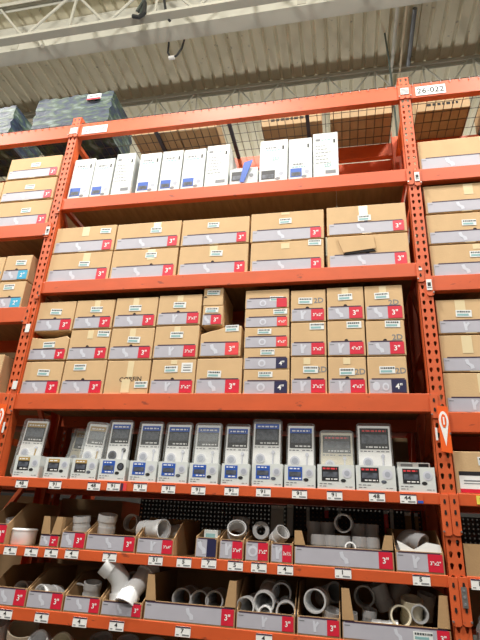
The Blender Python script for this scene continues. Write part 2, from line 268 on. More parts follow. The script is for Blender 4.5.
# ------------------------------------------------------------ rack
def perforated(cx,y,t,ztop,zbot,m,side):
    mb=MB(); k=-4; z=4.35+.0508*4
    hw=.039
    hole=[]
    for i in range(8): a=PI*(-.12)+ (PI*1.24)*i/7; hole.append((.0088*math.cos(a),.0045+.0088*math.sin(a)))
    hole+=[(-.0052,-.0125),(-.0015,-.0150),(.0025,-.0150),(.0045,-.0110)]
    n=len(hole)
    while z>zbot:
        for sx in (-1,1):
            c=cx+sx*.0182; xl,xr=(cx-hw,cx) if sx<0 else (cx,cx+hw); zt,zb=z+.0254,z-.0254
            outer=[]
            for (hx,hz) in hole:
                dx,dz=hx,hz if abs(hz)>1e-6 else 1e-6
                tx=((xr-c)/dx if dx>0 else (xl-c)/dx) if abs(dx)>1e-6 else 1e9
                tz=.0254/abs(dz); s_=min(tx,tz); outer.append((c+dx*s_,z+dz*s_))
            corners=[(xr,zt),(xl,zt),(xl,zb),(xr,zb)]
            H=[(c+a,z+b) for a,b in hole]
            vs=[(a,y,b) for a,b in H]+[(a,y,b) for a,b in outer]+[(a,y+t,b) for a,b in H]
            fs=[]
            for i in range(n):
                j=(i+1)%n; A,B=outer[i],outer[j]
                pts=[i,j,n+j]
                ex=[q for q in corners if (min(abs(A[0]-q[0]),abs(B[0]-q[0]))<1e-6 and min(abs(A[1]-q[1]),abs(B[1]-q[1]))<1e-6 and not(abs(A[0]-B[0])<1e-6 or abs(A[1]-B[1])<1e-6))]
                for q in ex: vs.append((q[0],y,q[1])); pts.append(len(vs)-1)
                pts.append(n+i); fs.append(tuple(pts)); fs.append((i,2*n+i,2*n+j,j))
            mb.add(vs,fs,m)
        z-=.0508
    zt=4.35+.0508*4+.0254; zb=z+.0254
    mb.box(cx-hw,cx-hw+.003,y,y+.07,zb,zt,m).box(cx+hw-.003,cx+hw,y,y+.07,zb,zt,m)
    return mb
frame_proto=None
def frame(cx,label,yy=.3):
    global frame_proto
    if frame_proto is None:
        t=thing('upright_frame',label,'rack upright',(cx,.3,0),'orange rack uprights')
        obj('post',perforated(cx,0,.003,4.57,.02,ORANGE2,0),t)
        mb=MB().box(cx-.039,cx+.039,.607,.61,0.02,4.60,ORANGE2).box(cx-.039,cx-.036,.54,.607,0.02,4.60,ORANGE2).box(cx+.036,cx+.039,.54,.607,.02,4.60,ORANGE2)
        obj('post',mb,t)
        for z in (.15,.75,1.35,1.95,2.55,3.15,3.75,4.35):
            obj('brace',MB().box(cx-.018,cx+.018,.07,.54,z-.018,z+.018,ORANGE2),t)
        for i,z in enumerate((.15,1.35,2.55)):
            a,b=(z,z+.6)
            for (y0,z0,y1,z1) in ((.07,a+.03,.54,b-.03),(.54,b+.03,.07,b+.57)):
                obj('brace',MB().prism([(y0,z0-.02),(y1,z1-.02),(y1,z1+.02),(y0,z0+.02)],cx-.015,cx+.015,ORANGE2,'x'),t)
        for y in (.0,.54):
            obj('foot_plate',MB().box(cx-.06,cx+.06,y-.02,y+.09,0,.02,ORANGE2),t)
        frame_proto=t; t['cx']=cx; del t['cx']; return t
    p=frame_proto; r=p.copy(); COL.objects.link(r); r.location=(cx,yy,0); r['label']=label
    for ch in list(p.children):
        c=ch.copy(); COL.objects.link(c); c.parent=r
    return r
XL,XR=-.002,2.578
frame(XL,'perforated orange rack upright left of the white boxes, rising to the 26-023 label')
frame(XR,'perforated orange rack upright between the main bay and the right bay')
frame(XL-2.58,'perforated orange rack upright at the far end of the left bay')
frame(XR+2.58,'perforated orange rack upright at the far end of the right bay')
frame(XL,'orange upright of the rack behind, in line with the left upright',.975)
frame(XR,'orange upright of the rack behind, in line with the right upright',.975)
def beam(x0,x1,zt,h,label,y=0.0,conn=.13,cl=True,cr=True,slots=True,d=.045):
    t=thing('shelf_beam',label,'shelf beam',((x0+x1)/2,y+.02,zt-h),'orange shelf beams')
    m=MB().prism([(y,zt-h),(y+d,zt-h),(y+d,zt-.025),(y+d-.012,zt-.025),(y+d-.012,zt),(y,zt)],x0,x1,ORANGE,'x')
    obj('beam_tube',m,t,bevel=.003)
    if y<.3:
        for on,xa,xb in ((cl,x0-.037,x0+.004),(cr,x1-.004,x1+.037)):
            if not on: continue
            zc=zt-.005
            c=obj('end_connector',MB().prism([(xa,zc),(xb,zc),(xb,zc-conn+.008),(xb-.01,zc-conn),(xa+.01,zc-conn),(xa,zc-conn+.008)],-.0075,-.0012,ORANGE2,'y'),t,bevel=.0012)
            xm=(xa+xb)/2
            if slots:
                mm=MB(); zz=zc-.035
                while zz>zc-conn+.02:
                    mm.prism([(xm-.004,zz+.012),(xm+.004,zz+.012),(xm+.006,zz-.004),(xm,zz-.012),(xm-.006,zz-.004)],-.009,-.0074,HOLE,'y'); zz-=.0508
                obj('slot',mm,c)
            obj('lock_pin',MB().tube([(xb-.004 if xa<x0 and xb<x1 else xa+.004,-.016,zc-conn+.02),(xb-.004 if xa<x0 and xb<x1 else xa+.004,-.004,zc-conn+.02)],.0045,METAL,8),c)
    return t
bx0,bx1=XL+.039,XR-.039
lx0,lx1=XL-2.58+.039,XL-.039
rx0,rx1=XR+.039,XR+2.58-.039
spec=[('top beam of the rack',B1,.133,.13),('second beam, under the tall white boxes',B2,.1,.13),('third beam, under the wide cartons',B3,.0925,.13),('fourth beam, under the three rows of cartons',B4,.1,.13),('narrow beam under the blister packed kits',B5,.054,.19),('narrow beam under the upper bins',B6,.051,.2),('narrow beam under the lower bins',B7,.058,.2),('lowest narrow beam at the bottom of the picture',B8,.054,.2)]
for n,z,h,c in spec: beam(bx0,bx1,z,h,'orange main bay '+n,conn=c)
for n,z,h,c in spec: beam(bx0,bx1,z,h,'rear orange main bay beam behind the '+n.replace('of the rack','with the bay labels'),y=.565)
for n,z,h,c in (('top beam',B1,.133,.13),('beam under the three stacked cartons',3.546,.113,.13),('beam under the cyan tagged cartons',2.851,.113,.13),('lower beam',2.24,.1,.13)):
    beam(lx0,lx1,z,h,'orange left bay '+n,conn=c); beam(lx0,lx1,z,h,'rear orange left bay '+n,y=.565)
for n,z,h,c in (('top beam beside the 26-022 label',B1,.133,.13),('second beam',3.74,.1,.13),('third beam',2.949,.1,.13),('fourth beam',2.135,.105,.13),('narrow beam under the branded carton',1.73,.058,.19),('narrow beam with the torn bin',1.366,.05,.2)):
    beam(rx0,rx1,z,h,'orange right bay '+n,conn=c); beam(rx0,rx1,z,h,'rear orange right bay '+n,y=.565)
beam(bx0,bx1,4.44,.17,'orange beam of the rack behind, seen past the last tall white box',y=.70)
beam(rx0,rx1,4.44,.17,'orange beam of the rack behind, in the right bay above the long pale carton',y=.70)
def wiredeck(x0,x1,z,label):
    t=thing('wire_deck',label,'wire deck',((x0+x1)/2,.3,z))
    mb=MB(); n=int((x1-x0)/.064)
    for i in range(n+1):
        x=x0+.02+i*(x1-x0-.04)/n
        mb.tube([(x,-.004,z-.018),(x,-.006,z+.004),(x,.02,z+.006),(x,.6,z+.006)],.0026,WIRE,5)
    obj('long_wires',mb,t)
    mb=MB()
    for i in range(7): y=.005+i*.097; mb.tube([(x0+.01,y,z+.0105),(x1-.01,y,z+.0105)],.0026,WIRE,5)
    obj('cross_wires',mb,t)
    x=x0+.60
    while x<x1-.05:
        obj('support_channel',MB().box(x-.014,x+.014,.05,.56,z-.02,z+.0025,BAR),t); x+=.62
    return t
wiredeck(bx0,bx1,B1,'wire mesh deck on the top beam of the main bay')
wiredeck(lx0,lx1,B1,'wire mesh deck under the shrink wrapped packs in the left bay')
wiredeck(rx0,rx1,B1,'wire mesh deck above the right bay')
def boarddeck(x0,x1,z,label):
    t=thing('board_deck',label,'shelf deck',((x0+x1)/2,.3,z-.022),'wooden shelf decks')
    x=x0+.004; w=.157
    while x<x1-.02:
        xb=min(x+w,x1-.004); obj('board',MB().box(x,xb-.0015,.034,.60,z-.0235,z-.001,WOOD),t); x=xb
    return t
for n,z in (('tall white boxes',B2),('wide cartons',B3),('three rows of cartons',B4),('blister packed kits',B5),('upper bins',B6),('lower bins',B7),('big fittings at the bottom',B8)):
    boarddeck(bx0,bx1,z,'brown board deck under the main bay '+n)
boarddeck(lx0+1.2,lx1,3.546,'brown board deck under the three stacked left bay cartons')
boarddeck(lx0+1.2,lx1,2.851,'brown board deck under the cyan tagged left bay cartons')
boarddeck(lx0+1.2,lx1,2.24,'brown board deck under the lowest left bay carton')
for n,z in (('long top carton',3.74),('three wide cartons',2.949),('grey striped cartons',2.135),('lone branded carton',1.73),('torn bin',1.366)):
    boarddeck(rx0,rx1-1.2,z,'brown board deck under the right bay '+n)
# pegboards at the back of the bin shelf (real square holes)
def pegboard(x0,x1,z0,z1,label):
    mb=MB(); p=.0254; h=.0045; y=.616
    nx=int((x1-x0)/p); nz=int((z1-z0)/p)
    for i in range(nx):
        a=x0+i*p
        mb.add([(a,y,z0),(a+p/2-h,y,z0),(a+p/2-h,y,z0+nz*p),(a,y,z0+nz*p)],[(0,1,2,3)],PEG)
        mb.add([(a+p/2+h,y,z0),(a+p,y,z0),(a+p,y,z0+nz*p),(a+p/2+h,y,z0+nz*p)],[(0,1,2,3)],PEG)
        for k in range(nz+1):
            b0=z0 if k==0 else z0+(k-.5)*p+h; b1=z0+nz*p if k==nz else z0+(k+.5)*p-h
            mb.add([(a+p/2-h,y,b0),(a+p/2+h,y,b0),(a+p/2+h,y,b1),(a+p/2-h,y,b1)],[(0,1,2,3)],PEG)
    o=obj('pegboard',mb); md=o.modifiers.new('s','SOLIDIFY'); md.thickness=.003; md.offset=1
    return tag(o,label,'pegboard')
pegboard(.72,2.54,1.365,1.672,'dark perforated pegboard at the back of the main bay upper bin shelf')
pegboard(2.62,3.4,1.368,1.67,'grey perforated pegboard at the back of the right bay')
# cartons in the rack behind, added to keep the gaps dark
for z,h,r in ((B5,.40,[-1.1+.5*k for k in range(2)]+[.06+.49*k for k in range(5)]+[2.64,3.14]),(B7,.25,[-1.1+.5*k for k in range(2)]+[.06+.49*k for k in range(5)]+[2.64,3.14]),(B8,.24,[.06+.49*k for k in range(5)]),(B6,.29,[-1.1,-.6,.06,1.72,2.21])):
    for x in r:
        tag(obj('carton',MB().box(x,x+(.32 if x==2.21 else .475),.74,1.15,z+.001,z+h,KRAFT2),bevel=.003),'plain brown carton in the rack behind, added to darken the gaps','carton','cartons in the rack behind')
tag(obj('back_shelf',MB().box(.045,2.53,.70,1.2,B5-.03,B5-.001,ORANGE)),'shelf of the rack behind at kit height','shelf')
tag(obj('back_shelf',MB().box(.045,2.53,.70,1.2,B7-.03,B7-.001,ORANGE)),'shelf of the rack behind at lower bin height','shelf')
tag(obj('back_shelf',MB().box(.045,2.53,.70,1.2,B8-.03,B8-.001,ORANGE)),'shelf of the rack behind at the lowest height','shelf')
tag(obj('back_shelf',MB().box(.045,2.53,.70,1.2,B6-.03,B6-.001,ORANGE)),'shelf of the rack behind at upper bin height','shelf')
for nm_,z_ in (('kit',B5),('lower bin',B7),('upper bin',B6)):
    tag(obj('back_shelf',MB().box(-1.15,-.05,.70,1.2,z_-.03,z_-.001,ORANGE)),'shelf of the left bay of the rack behind at %s height'%nm_,'shelf'); tag(obj('back_shelf',MB().box(2.63,3.65,.70,1.2,z_-.03,z_-.001,ORANGE)),'shelf of the right bay of the rack behind at %s height'%nm_,'shelf')
for z,h in ((B4,.62),(B3,.52)):  # mostly unseen cartons added behind the upper shelves to block rear light
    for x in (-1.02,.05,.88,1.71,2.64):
        tag(obj('carton',MB().box(x,x+.81,.74,1.15,z+.001,z+h,KRAFT2),bevel=.003),'plain brown carton in the rack behind, added to darken the gaps','carton','cartons in the rack behind')
    for a,b,nm in ((-1.15,-.05,'left'),(.045,2.53,'main'),(2.63,3.65,'right')):
        tag(obj('back_shelf',MB().box(a,b,.70,1.2,z-.03,z-.001,ORANGE)),'shelf of the %s bay of the rack behind at the %s beam'%(nm,'fourth' if z==B4 else 'third'),'shelf')
# ------------------------------------------------------------ cartons
TC={'r':RED,'l':RED2,'n':NAVY,'c':CYAN}
def drawing(mb,cx,cz,s,y,kind=0,m=PALE):
    if kind==0: # elbow
        mb.prism([(cx-.42*s,cz+.42*s),(cx-.12*s,cz+.5*s),(cx-.02*s,cz+.12*s),(cx+.3*s,cz-.08*s),(cx+.36*s,cz-.42*s),(cx+.04*s,cz-.48*s),(cx-.02*s,cz-.22*s),(cx-.32*s,cz+.02*s)],y-.0006,y,m,'y')
    elif kind==1: # flange ring
        mb.disc(cx,cz,.42*s,y-.0006,y,m,16); mb.disc(cx,cz,.24*s,y-.001,y-.0005,GREY,16)
    elif kind==2: # double flange
        mb.disc(cx-.45*s,cz,.42*s,y-.0006,y,m,16,.75); mb.disc(cx+.35*s,cz-.05*s,.36*s,y-.0011,y-.0005,m,16,.8); mb.disc(cx+.35*s,cz-.05*s,.2*s,y-.0016,y-.001,GREY,14,.8)
    else: # tee / wye
        mb.prism([(cx-.12*s,cz-.45*s),(cx+.12*s,cz-.45*s),(cx+.12*s,cz-.05*s),(cx+.4*s,cz+.3*s),(cx+.25*s,cz+.45*s),(cx+.02*s,cz+.2*s),(cx-.02*s,cz+.48*s),(cx-.2*s,cz+.48*s)],y-.0006,y,m,'y')
def sticker(t,cx,cz,w,h,y,rot=0,teal=True):
    M=Matrix.Translation((cx,0,cz))@Matrix.Rotation(-rot,4,'Y')
    mb=MB().box(-w/2,w/2,y-.0008,y,-h/2,h/2,STICK,M)
    x=-w*.42; rnd=random.Random(int(cx*1000))
    while x<w*.38:
        ww=w*rnd.uniform(.05,.13); mb.box(x,x+ww,y-.0012,y-.0008,h*.12,h*.36,GREYINK if w>.2 else INK2,M); x+=ww+w*.03
    if teal: mb.box(-w*.42,w*.3,y-.0012,y-.0008,-h*.35,-h*.05,TEAL,M)
    return obj('sticker',mb,t)
def carton(key,label,group,size='3"',col='r',st=(.5,.7),tp=.5,hole=None,note=None,depth=.42,y=.02,sh=.36,dk=0,dw=.5,big=False,strip=True,openflap=False,crush=False,xs=(.03,.97),barcode=False,ty=(1,.62),name='carton'):
    x0,x1,z0,z1=CARTON[key]; x0+=.0015;x1-=.0015;z1-=.0015
    w,h=x1-x0,z1-z0
    t=thing(name,label,'carton',((x0+x1)/2,y+depth/2,z0),group)
    U=lambda u:x0+u*w
    V=lambda v:z0+v*h
    if crush:
        sag=.16*h if crush==1 else .22*h
        top=[(x0,z1-(.01 if crush==1 else .3*h)),(x0+.3*w,z1-sag*.8),(x0+.6*w,z1-sag*.75),(x1-.02,z1-.004),(x1,z1-.02)] if crush==1 else [(x0,z1-.26*h),(x0+.22*w,z1-.17*h),(x0+.45*w,z1-.1*h),(x0+.7*w,z1),(x1,z1)]
        mb=MB().prism([(x0,z0),(x1,z0)]+top[::-1],y,y+depth,KRAFT,'y')
    else:
        j=random.uniform(-.002,.002)
        mb=MB().prism([(x0,z0),(x1,z0),(x1,z1+j),(x0,z1)],y,y+depth,KRAFT,'y')
    obj('box_body',mb,t,bevel=.0035)
    if strip:
        za,zb=V(.03),V(.03+sh)
        tw=(zb-za)*(1.0 if w<.35 else .85)
        xt1=U(xs[1])-.004; xt0=xt1-tw
        mb=MB().box(U(xs[0]),xt0+.002,y-.0015,y-.0002,za,zb,GREY).box(U(xs[0])+w*.06,xt1-.006,y-.0022,y-.0014,zb-.001,zb+.006,PURPLE)
        mb.box(U(xs[0])+.006,U(xs[0])+.03,y-.002,y-.0014,zb-.018,zb-.014,GREYINK)
        ls=obj('label_strip',mb,t,'grey printed strip with a pale fitting drawing')
        mb=MB(); drawing(mb,U(xs[0])+(xt0-U(xs[0]))*(.55 if w<.35 else .5),(za+zb)/2,(zb-za)*.8,y-.0018,dk); obj('fitting_drawing',mb,ls)
        if size is not None:
            mb=MB().box(xt0,xt1,y-.0026,y-.0002,za+.003,zb-.002,TC[col])
            nm=MB().text(size,(xt0+xt1)/2,(za+zb)/2,(zb-za)*(.42 if len(size)<3 else .26),y-.0031,WHITE,(xt1-xt0)*.84) if size else None
            st_=obj('size_tag',mb,t,{'r':'crimson','l':'pale red','n':'navy','c':'cyan'}[col]+' size tag')
            if nm: obj('size_number',nm,st_)
    if tp is not None:
        tw=.055 if w>.3 else .04
        obj('packing_tape',MB().box(U(tp)-tw/2,U(tp)+tw/2,y-.0011,y-.0001,V(ty[1]),V(ty[0])-.004,TAPE),t)
    if strip and w>.3: obj('packing_tape',MB().box(U(.5)-.03,U(.5)+.03,y-.0009,y-.0001,V(0)+.001,V(.03),TAPE),t)
    if st: sticker(t,U(st[0]),V(st[1]),(.085 if w<.35 else .082),.042 if h>.16 else .034,y-.0012,random.uniform(-.06,.04))
    if barcode: obj('barcode_label',MB().box(U(.68),U(.93),y-.001,y-.0001,V(.62),V(.9),STICK).box(U(.72),U(.89),y-.0014,y-.0009,V(.67),V(.7),GREYINK).box(U(.72),U(.89),y-.0014,y-.0009,V(.75),V(.78),GREYINK).box(U(.72),U(.89),y-.0014,y-.0009,V(.82),V(.84),GREYINK),t)
    if hole is not None:
        hx,hz=U(hole),V(.03+sh)+.008
        mb=MB().prism([(hx+.011*math.cos(PI*i/8),hz+.010*math.sin(PI*i/8)) for i in range(9)],y-.001,y+.002,HOLE,'y')
        obj('finger_hole',mb,t)
    if note:
        mb=MB(); mb.text(note[0],U(note[1]),V(note[2]),note[3] if len(note)>3 else .035,y-.0006,note[4] if len(note)>4 else GREYINK,rot=.04); obj('handwriting' if note[0]=='2D' else 'printed_lettering',mb,t)
    if openflap:
        mb=MB().prism([(U(.13),V(.93)),(U(.58),V(.97)),(U(.60),V(.55)),(U(.2),V(.46))],y-.008,y-.004,KRAFT,'y'); obj('flap',mb,t,'torn front flap hanging open')
        mb=MB().prism([(U(.2),V(.40)),(U(.6),V(.47)),(U(.56),V(.55)),(U(.22),V(.46))],y-.006,y-.0005,HOLE,'y'); obj('tear',mb,t)
    return t
G3='wide cartons on the third beam'; W3='wide carton with 3 inch tag, '
o3=[('B1','leftmost column'),('B2','second column from the left'),('B3','middle column'),('B4','fourth column'),('B5','rightmost column')]
carton('B1t',W3+'upper of the leftmost pair, sticker near its right corner',G3,st=(.83,.78),tp=.5,note=None,sh=.38)
carton('B1b',W3+'lower of the leftmost pair, beside the left upright',G3,st=(.58,.6),tp=.6,sh=.38)
carton('B2t',W3+'upper of the second pair from the left',G3,st=(.62,.68),tp=.63,sh=.38)
carton('B2b',W3+'lower of the second pair, finger hole showing',G3,st=(.6,.78),tp=.6,hole=.62,sh=.38)
carton('B3t',W3+'upper of the middle pair',G3,st=(.47,.74),tp=None,sh=.36)
carton('B3b',W3+'lower of the middle pair, finger hole showing',G3,st=(.55,.72),tp=.5,hole=.5,sh=.36)
carton('B4t',W3+'upper of the fourth pair from the left',G3,st=(.48,.68),tp=.48,ty=(1,.9),sh=.36)
carton('B4b',W3+'lower of the fourth pair, creased under a corner sticker',G3,st=(.88,.9),tp=.48,ty=(.95,.75),sh=.34)
carton('B5t',W3+'upper of the rightmost pair, tape over its top edge',G3,st=(.48,.55),tp=.47,ty=(1,.5),hole=.5,sh=.36)
carton('B5b',W3+'lower of the rightmost pair with a torn open flap',G3,st=(.48,.62),tp=.47,ty=(1,.6),sh=.36,openflap=True,hole=.5)
G4='square cartons on the fourth beam'
carton('C1t','brown carton with 3 inch tag, top of the leftmost column above the sagging one',G4,st=(.5,.66),tp=None,hole=.5)
carton('C1m','sagging crushed brown carton with 3 inch tag, middle of the leftmost column',G4,st=(.5,.62),tp=None,crush=1,sh=.4)
carton('C1b','brown carton with 3 inch tag, bottom of the leftmost column by the upright',G4,st=(.52,.66),tp=None)
carton('C2t','brown carton with 3 inch tag, top of the second column from the left',G4,st=(.55,.66),tp=.55,ty=(1,.75),hole=.5)
carton('C2m','brown carton with 3 inch tag, middle of the second column, sticker at its right',G4,st=(.83,.86),tp=.5,ty=(1,.7),hole=.47)
carton('C2b','brown carton with 3 inch tag, bottom of the second column, left of the lettered carton',G4,st=(.38,.8),tp=None,hole=.5)
carton('C3t','brown carton with 3 inch tag, top of the third column from the left',G4,st=(.48,.64),tp=.48,ty=(1,.7),hole=.48)
carton('C3m','brown carton with 3 inch tag, directly on top of the lettered carton',G4,st=(.55,.62),tp=.5,ty=(1,.7),hole=.5)
t=carton('C3b','plain brown carton with black lettering CORFIN crossed by tape, bottom of third column',G4,st=(.84,.28),tp=.55,ty=(1,.5),strip=False,note=('CORFIN',.58,.44,.03,INK))
x0,x1,z0,z1=CARTON['C3b']; obj('packing_tape',MB().box(x0+.115,x0+.17,.0180,.0199,z0+.01,z0+.095,TAPE),t)
carton('C4t','brown carton with 3x2 inch tag, top of the fourth column from the left',G4,size='3"x2"',st=(.5,.66),tp=.5,ty=(1,.78),hole=.48,dk=3)
carton('C4m','brown carton with 3x2 inch tag, middle of the fourth column from the left',G4,size='3"x2"',st=(.5,.72),tp=.5,ty=(1,.7),dk=3)
carton('C4b','brown carton with 3x2 inch tag and a white barcode label, bottom of fourth column',G4,size='3"x2"',st=(.45,.72),tp=.5,ty=(1,.86),hole=.5,dk=3,barcode=True)
carton('C5u','tiny plain carton with a sticker, topmost of the narrow fifth column',G4,strip=False,st=(.5,.72),tp=None,hole=.1,depth=.3)
carton('C5t','small carton with red tag under the tiny plain one, top of fifth column',G4,st=(.45,.78),tp=None,sh=.5,depth=.3)
carton('C5m','dented carton with torn top and bright red tag, middle of the fifth column',G4,size='3"',col='l',st=(.77,.92),tp=None,crush=2,sh=.42)
carton('C5b','wide brown carton with 3 inch tag, bottom of the fifth column under the dented one',G4,st=(.4,.56),tp=None,sh=.38)
L6=['flat carton with a small red tag, topmost of the five flat cartons','flat carton with pale red 4x3 tag, second from the top of five','flat carton with pale red 4x3 tag, middle of the five flat cartons','flat carton with navy 4 inch tag, second from the bottom of five','flat carton with navy 4 inch tag, bottom of the five flat cartons']
for i_ in range(5):
    carton('C6%d'%i_,L6[i_],G4,size=['','4"x3"','4"x3"','4"','4"'][i_],col='rllnn'[i_],st=[(.72,.5),(.8,.82),(.45,.8),(.52,.8),(.48,.8)][i_],tp=None,sh=.5,dk=1)
carton('C7t','carton marked 2D with 3x2 tag, top of the column right of the flat cartons',G4,size='3"x2"',st=(.42,.66),tp=None,hole=.48,note=('2D',.8,.66),dk=3)
carton('C7m','carton with 3x2 tag, middle of the column right of the flat cartons',G4,size='3"x2"',st=(.74,.88),tp=None,dk=3)
carton('C7b','carton marked 2D with 3x2 tag, bottom of the column right of the flat cartons',G4,size='3"x2"',st=(.55,.66),tp=.45,ty=(1,.8),hole=.5,note=('2D',.86,.66),dk=3)
carton('C8t','taped brown carton with 3 inch tag, top of the second column from the right',G4,st=(.5,.7),tp=.5,hole=.5,dk=0)
carton('C8m','brown carton with 4x3 inch tag, middle of the second column from the right',G4,size='4"x3"',st=(.72,.88),tp=None,hole=.5,dk=3)
carton('C8b','brown carton marked 2D with 4x3 inch tag, bottom of the second column from the right',G4,size='4"x3"',st=(.5,.6),tp=.5,ty=(1,.8),hole=.5,note=('2D',.84,.6),dk=3)
carton('C9t','brown carton marked 2D with 3 inch tag, top of the rightmost column',G4,st=(.45,.7),tp=.48,note=('2D',.75,.5))
carton('C9m','brown carton marked 2D with 3 inch tag, middle of the rightmost column',G4,st=(.7,.9),tp=None,hole=.48,note=('2D',.8,.52))
carton('C9b','brown carton marked 2D with navy 4 inch tag, bottom of the rightmost column',G4,size='4"',col='n',st=(.5,.64),tp=None,note=('2D',.84,.62),dk=2)
GL='left bay cartons'
carton('La1','wide carton with red tag in the left bay, topmost of three',GL,st=(.52,.62),tp=None,sh=.36)
carton('La2','wide carton with red tag in the left bay, middle of three',GL,st=(.52,.62),tp=None,sh=.36)
carton('La3','wide carton with red tag in the left bay, bottom of three',GL,st=(.55,.62),tp=None,sh=.36)
carton('Lb1','carton with cyan tag in the left bay, upper of the pair',GL,size='2"',col='c',st=(.62,.7),tp=None,hole=.5)
carton('Lb2','carton with cyan tag in the left bay, lower of the pair',GL,size='2"',col='c',st=(.4,.8),tp=None,hole=.5)
carton('Lc','brown carton at the left edge on the lowest left bay shelf',GL,size='2"',col='c',st=(.6,.6),tp=None,depth=.3)
CARTON.update({'Ld':(-1.03,-.545,3.787,3.99),'Le':(-.56,-.335,3.075,3.28),'Lf':(-.56,-.335,2.851,3.067),'Lg':(-1.03,-.545,3.546,3.78)})
carton('Ld','wide carton at the left picture edge, upper, left of the three stacked ones',GL,st=(.6,.6),tp=None)
carton('Lg','wide carton at the left picture edge, lower, left of the three stacked ones',GL,st=(.6,.6),tp=None)
carton('Le','cyan tagged carton cut by the left picture edge, upper',GL,size='2"',col='c',st=(.6,.6),tp=None)
carton('Lf','cyan tagged carton cut by the left picture edge, lower',GL,size='2"',col='c',st=(.6,.6),tp=None)
GR='right bay cartons'
carton('Ra','long pale carton alone on the second beam of the right bay',GR,size=None,st=None,tp=.9,ty=(1,.8),sh=.37,note=None)
carton('Rb1','wide carton with a square of tape, topmost of three in the right bay',GR,size=None,st=None,tp=.55,ty=(1,.6),sh=.36)
carton('Rb2','wide carton with a sticker and hole, middle of three in the right bay',GR,size=None,st=(.52,.66),tp=None,hole=.58,sh=.36)
carton('Rb3','wide carton with tape above a sticker, bottom of three in the right bay',GR,size=None,st=(.58,.66),tp=.6,ty=(1,.82),hole=.64,sh=.36)
carton('Rc1','taped carton with a sticker, topmost of the right bay fourth shelf',GR,size='4"',col='n',st=(.42,.58),tp=.38,ty=(1,.5),sh=.34,dk=3)
carton('Rc2','carton with a wide tape square, middle of the right bay fourth shelf',GR,size='4"',col='n',st=(.85,.86),tp=.42,ty=(1,.5),sh=.34,dk=0)
carton('Rc3','carton with tape at its right, bottom of the right bay fourth shelf',GR,size='4"',col='n',st=None,tp=.6,ty=(1,.5),sh=.34,dk=3)
t=carton('Rd','brown carton with a white panel under a black band on the right bay kit shelf',GR,strip=False,st=(.55,.78),tp=None)
x0,x1,z0,z1=CARTON['Rd']; obj('printed_panel',MB().box(x0+.02,x1-.01,.018,.0198,z0+.006,z0+.1,WHITE).box(x0+.02,x1-.01,.0175,.0181,z0+.088,z0+.108,BLACKP).box(x0+.02,x1-.01,.0175,.0181,z0+.006,z0+.024,RED).box(x0+.04,x0+.16,.0175,.0181,z0+.06,z0+.066,GREYINK).box(x0+.04,x0+.12,.0175,.0181,z0+.048,z0+.052,GREYINK),t)
# cartons lying on the wire deck at the very top
for (x0,x1,y0,y1,h,tx,lab) in ((.40,.80,.20,.56,.13,'','brown carton on the top wire deck behind the first white boxes'),(.81,1.14,.21,.56,.13,'','brown carton on the top wire deck, second from the left'),(1.50,1.985,.26,.56,.15,'OHDHOMEBATH','brown carton with faint lettering on the top wire deck, above the open display box'),(2.05,2.52,.26,.58,.16,'','brown carton on the top wire deck next to the right upright'),(2.70,3.09,.28,.60,.19,'','tall brown carton lying on the wire deck of the right bay'),(3.2,3.6,.28,.60,.16,'','brown carton on the right bay wire deck at the picture edge')):
    t=thing('carton',lab,'carton',((x0+x1)/2,(y0+y1)/2,B1+.0135),'cartons on the top deck')
    obj('box_body',MB().box(x0,x1,y0,y1,B1+.0135,B1+.0135+h,KRAFT2),t,bevel=.004)
    if x0 in (1.50,2.70):
        mb=MB(); xx=x0+.08
        while xx<x1-.1: ww=random.uniform(.015,.035); mb.box(xx,xx+ww,y0-.0008,y0-.0001,B1+.06,B1+.085,HOLE); xx+=ww+.012
        obj('printed_lettering',mb,t)
# shrink wrapped packs
def packmat():
    m=bpy.data.materials.new('printed_shrink_wrap'); m.use_nodes=True; nt=m.node_tree; b=nt.nodes['Principled BSDF']
    tc=nt.nodes.new('ShaderNodeTexCoord'); v=nt.nodes.new('ShaderNodeTexVoronoi'); v.inputs['Scale'].default_value=9
    mp=nt.nodes.new('ShaderNodeMapping'); mp.inputs['Scale'].default_value=(.8,.8,2.2)
    nt.links.new(tc.outputs['Object'],mp.inputs['Vector'])
    n=nt.nodes.new('ShaderNodeTexNoise'); n.inputs['Scale'].default_value=11; n.inputs['Detail'].default_value=4
    nt.links.new(mp.outputs['Vector'],n.inputs['Vector'])
    r=nt.nodes.new('ShaderNodeValToRGB'); nt.links.new(n.outputs['Fac'],r.inputs['Fac'])
    e=r.color_ramp.elements; e[0].position=.34; e[0].color=s2l((20,28,56)); e[1].position=.68; e[1].color=s2l((104,118,118))
    a=e.new(.46); a.color=s2l((30,48,70)); a=e.new(.55); a.color=s2l((52,72,52))
    nt.links.new(r.outputs['Color'],b.inputs['Base Color']); b.inputs['Roughness'].default_value=.55; b.inputs['Coat Weight'].default_value=.05
    bp=nt.nodes.new('ShaderNodeBump'); bp.inputs['Strength'].default_value=.6; bp.inputs['Distance'].default_value=.02
    nt.links.new(n.outputs['Fac'],bp.inputs['Height']); nt.links.new(bp.outputs['Normal'],b.inputs['Normal']); return m
PACK=packmat()
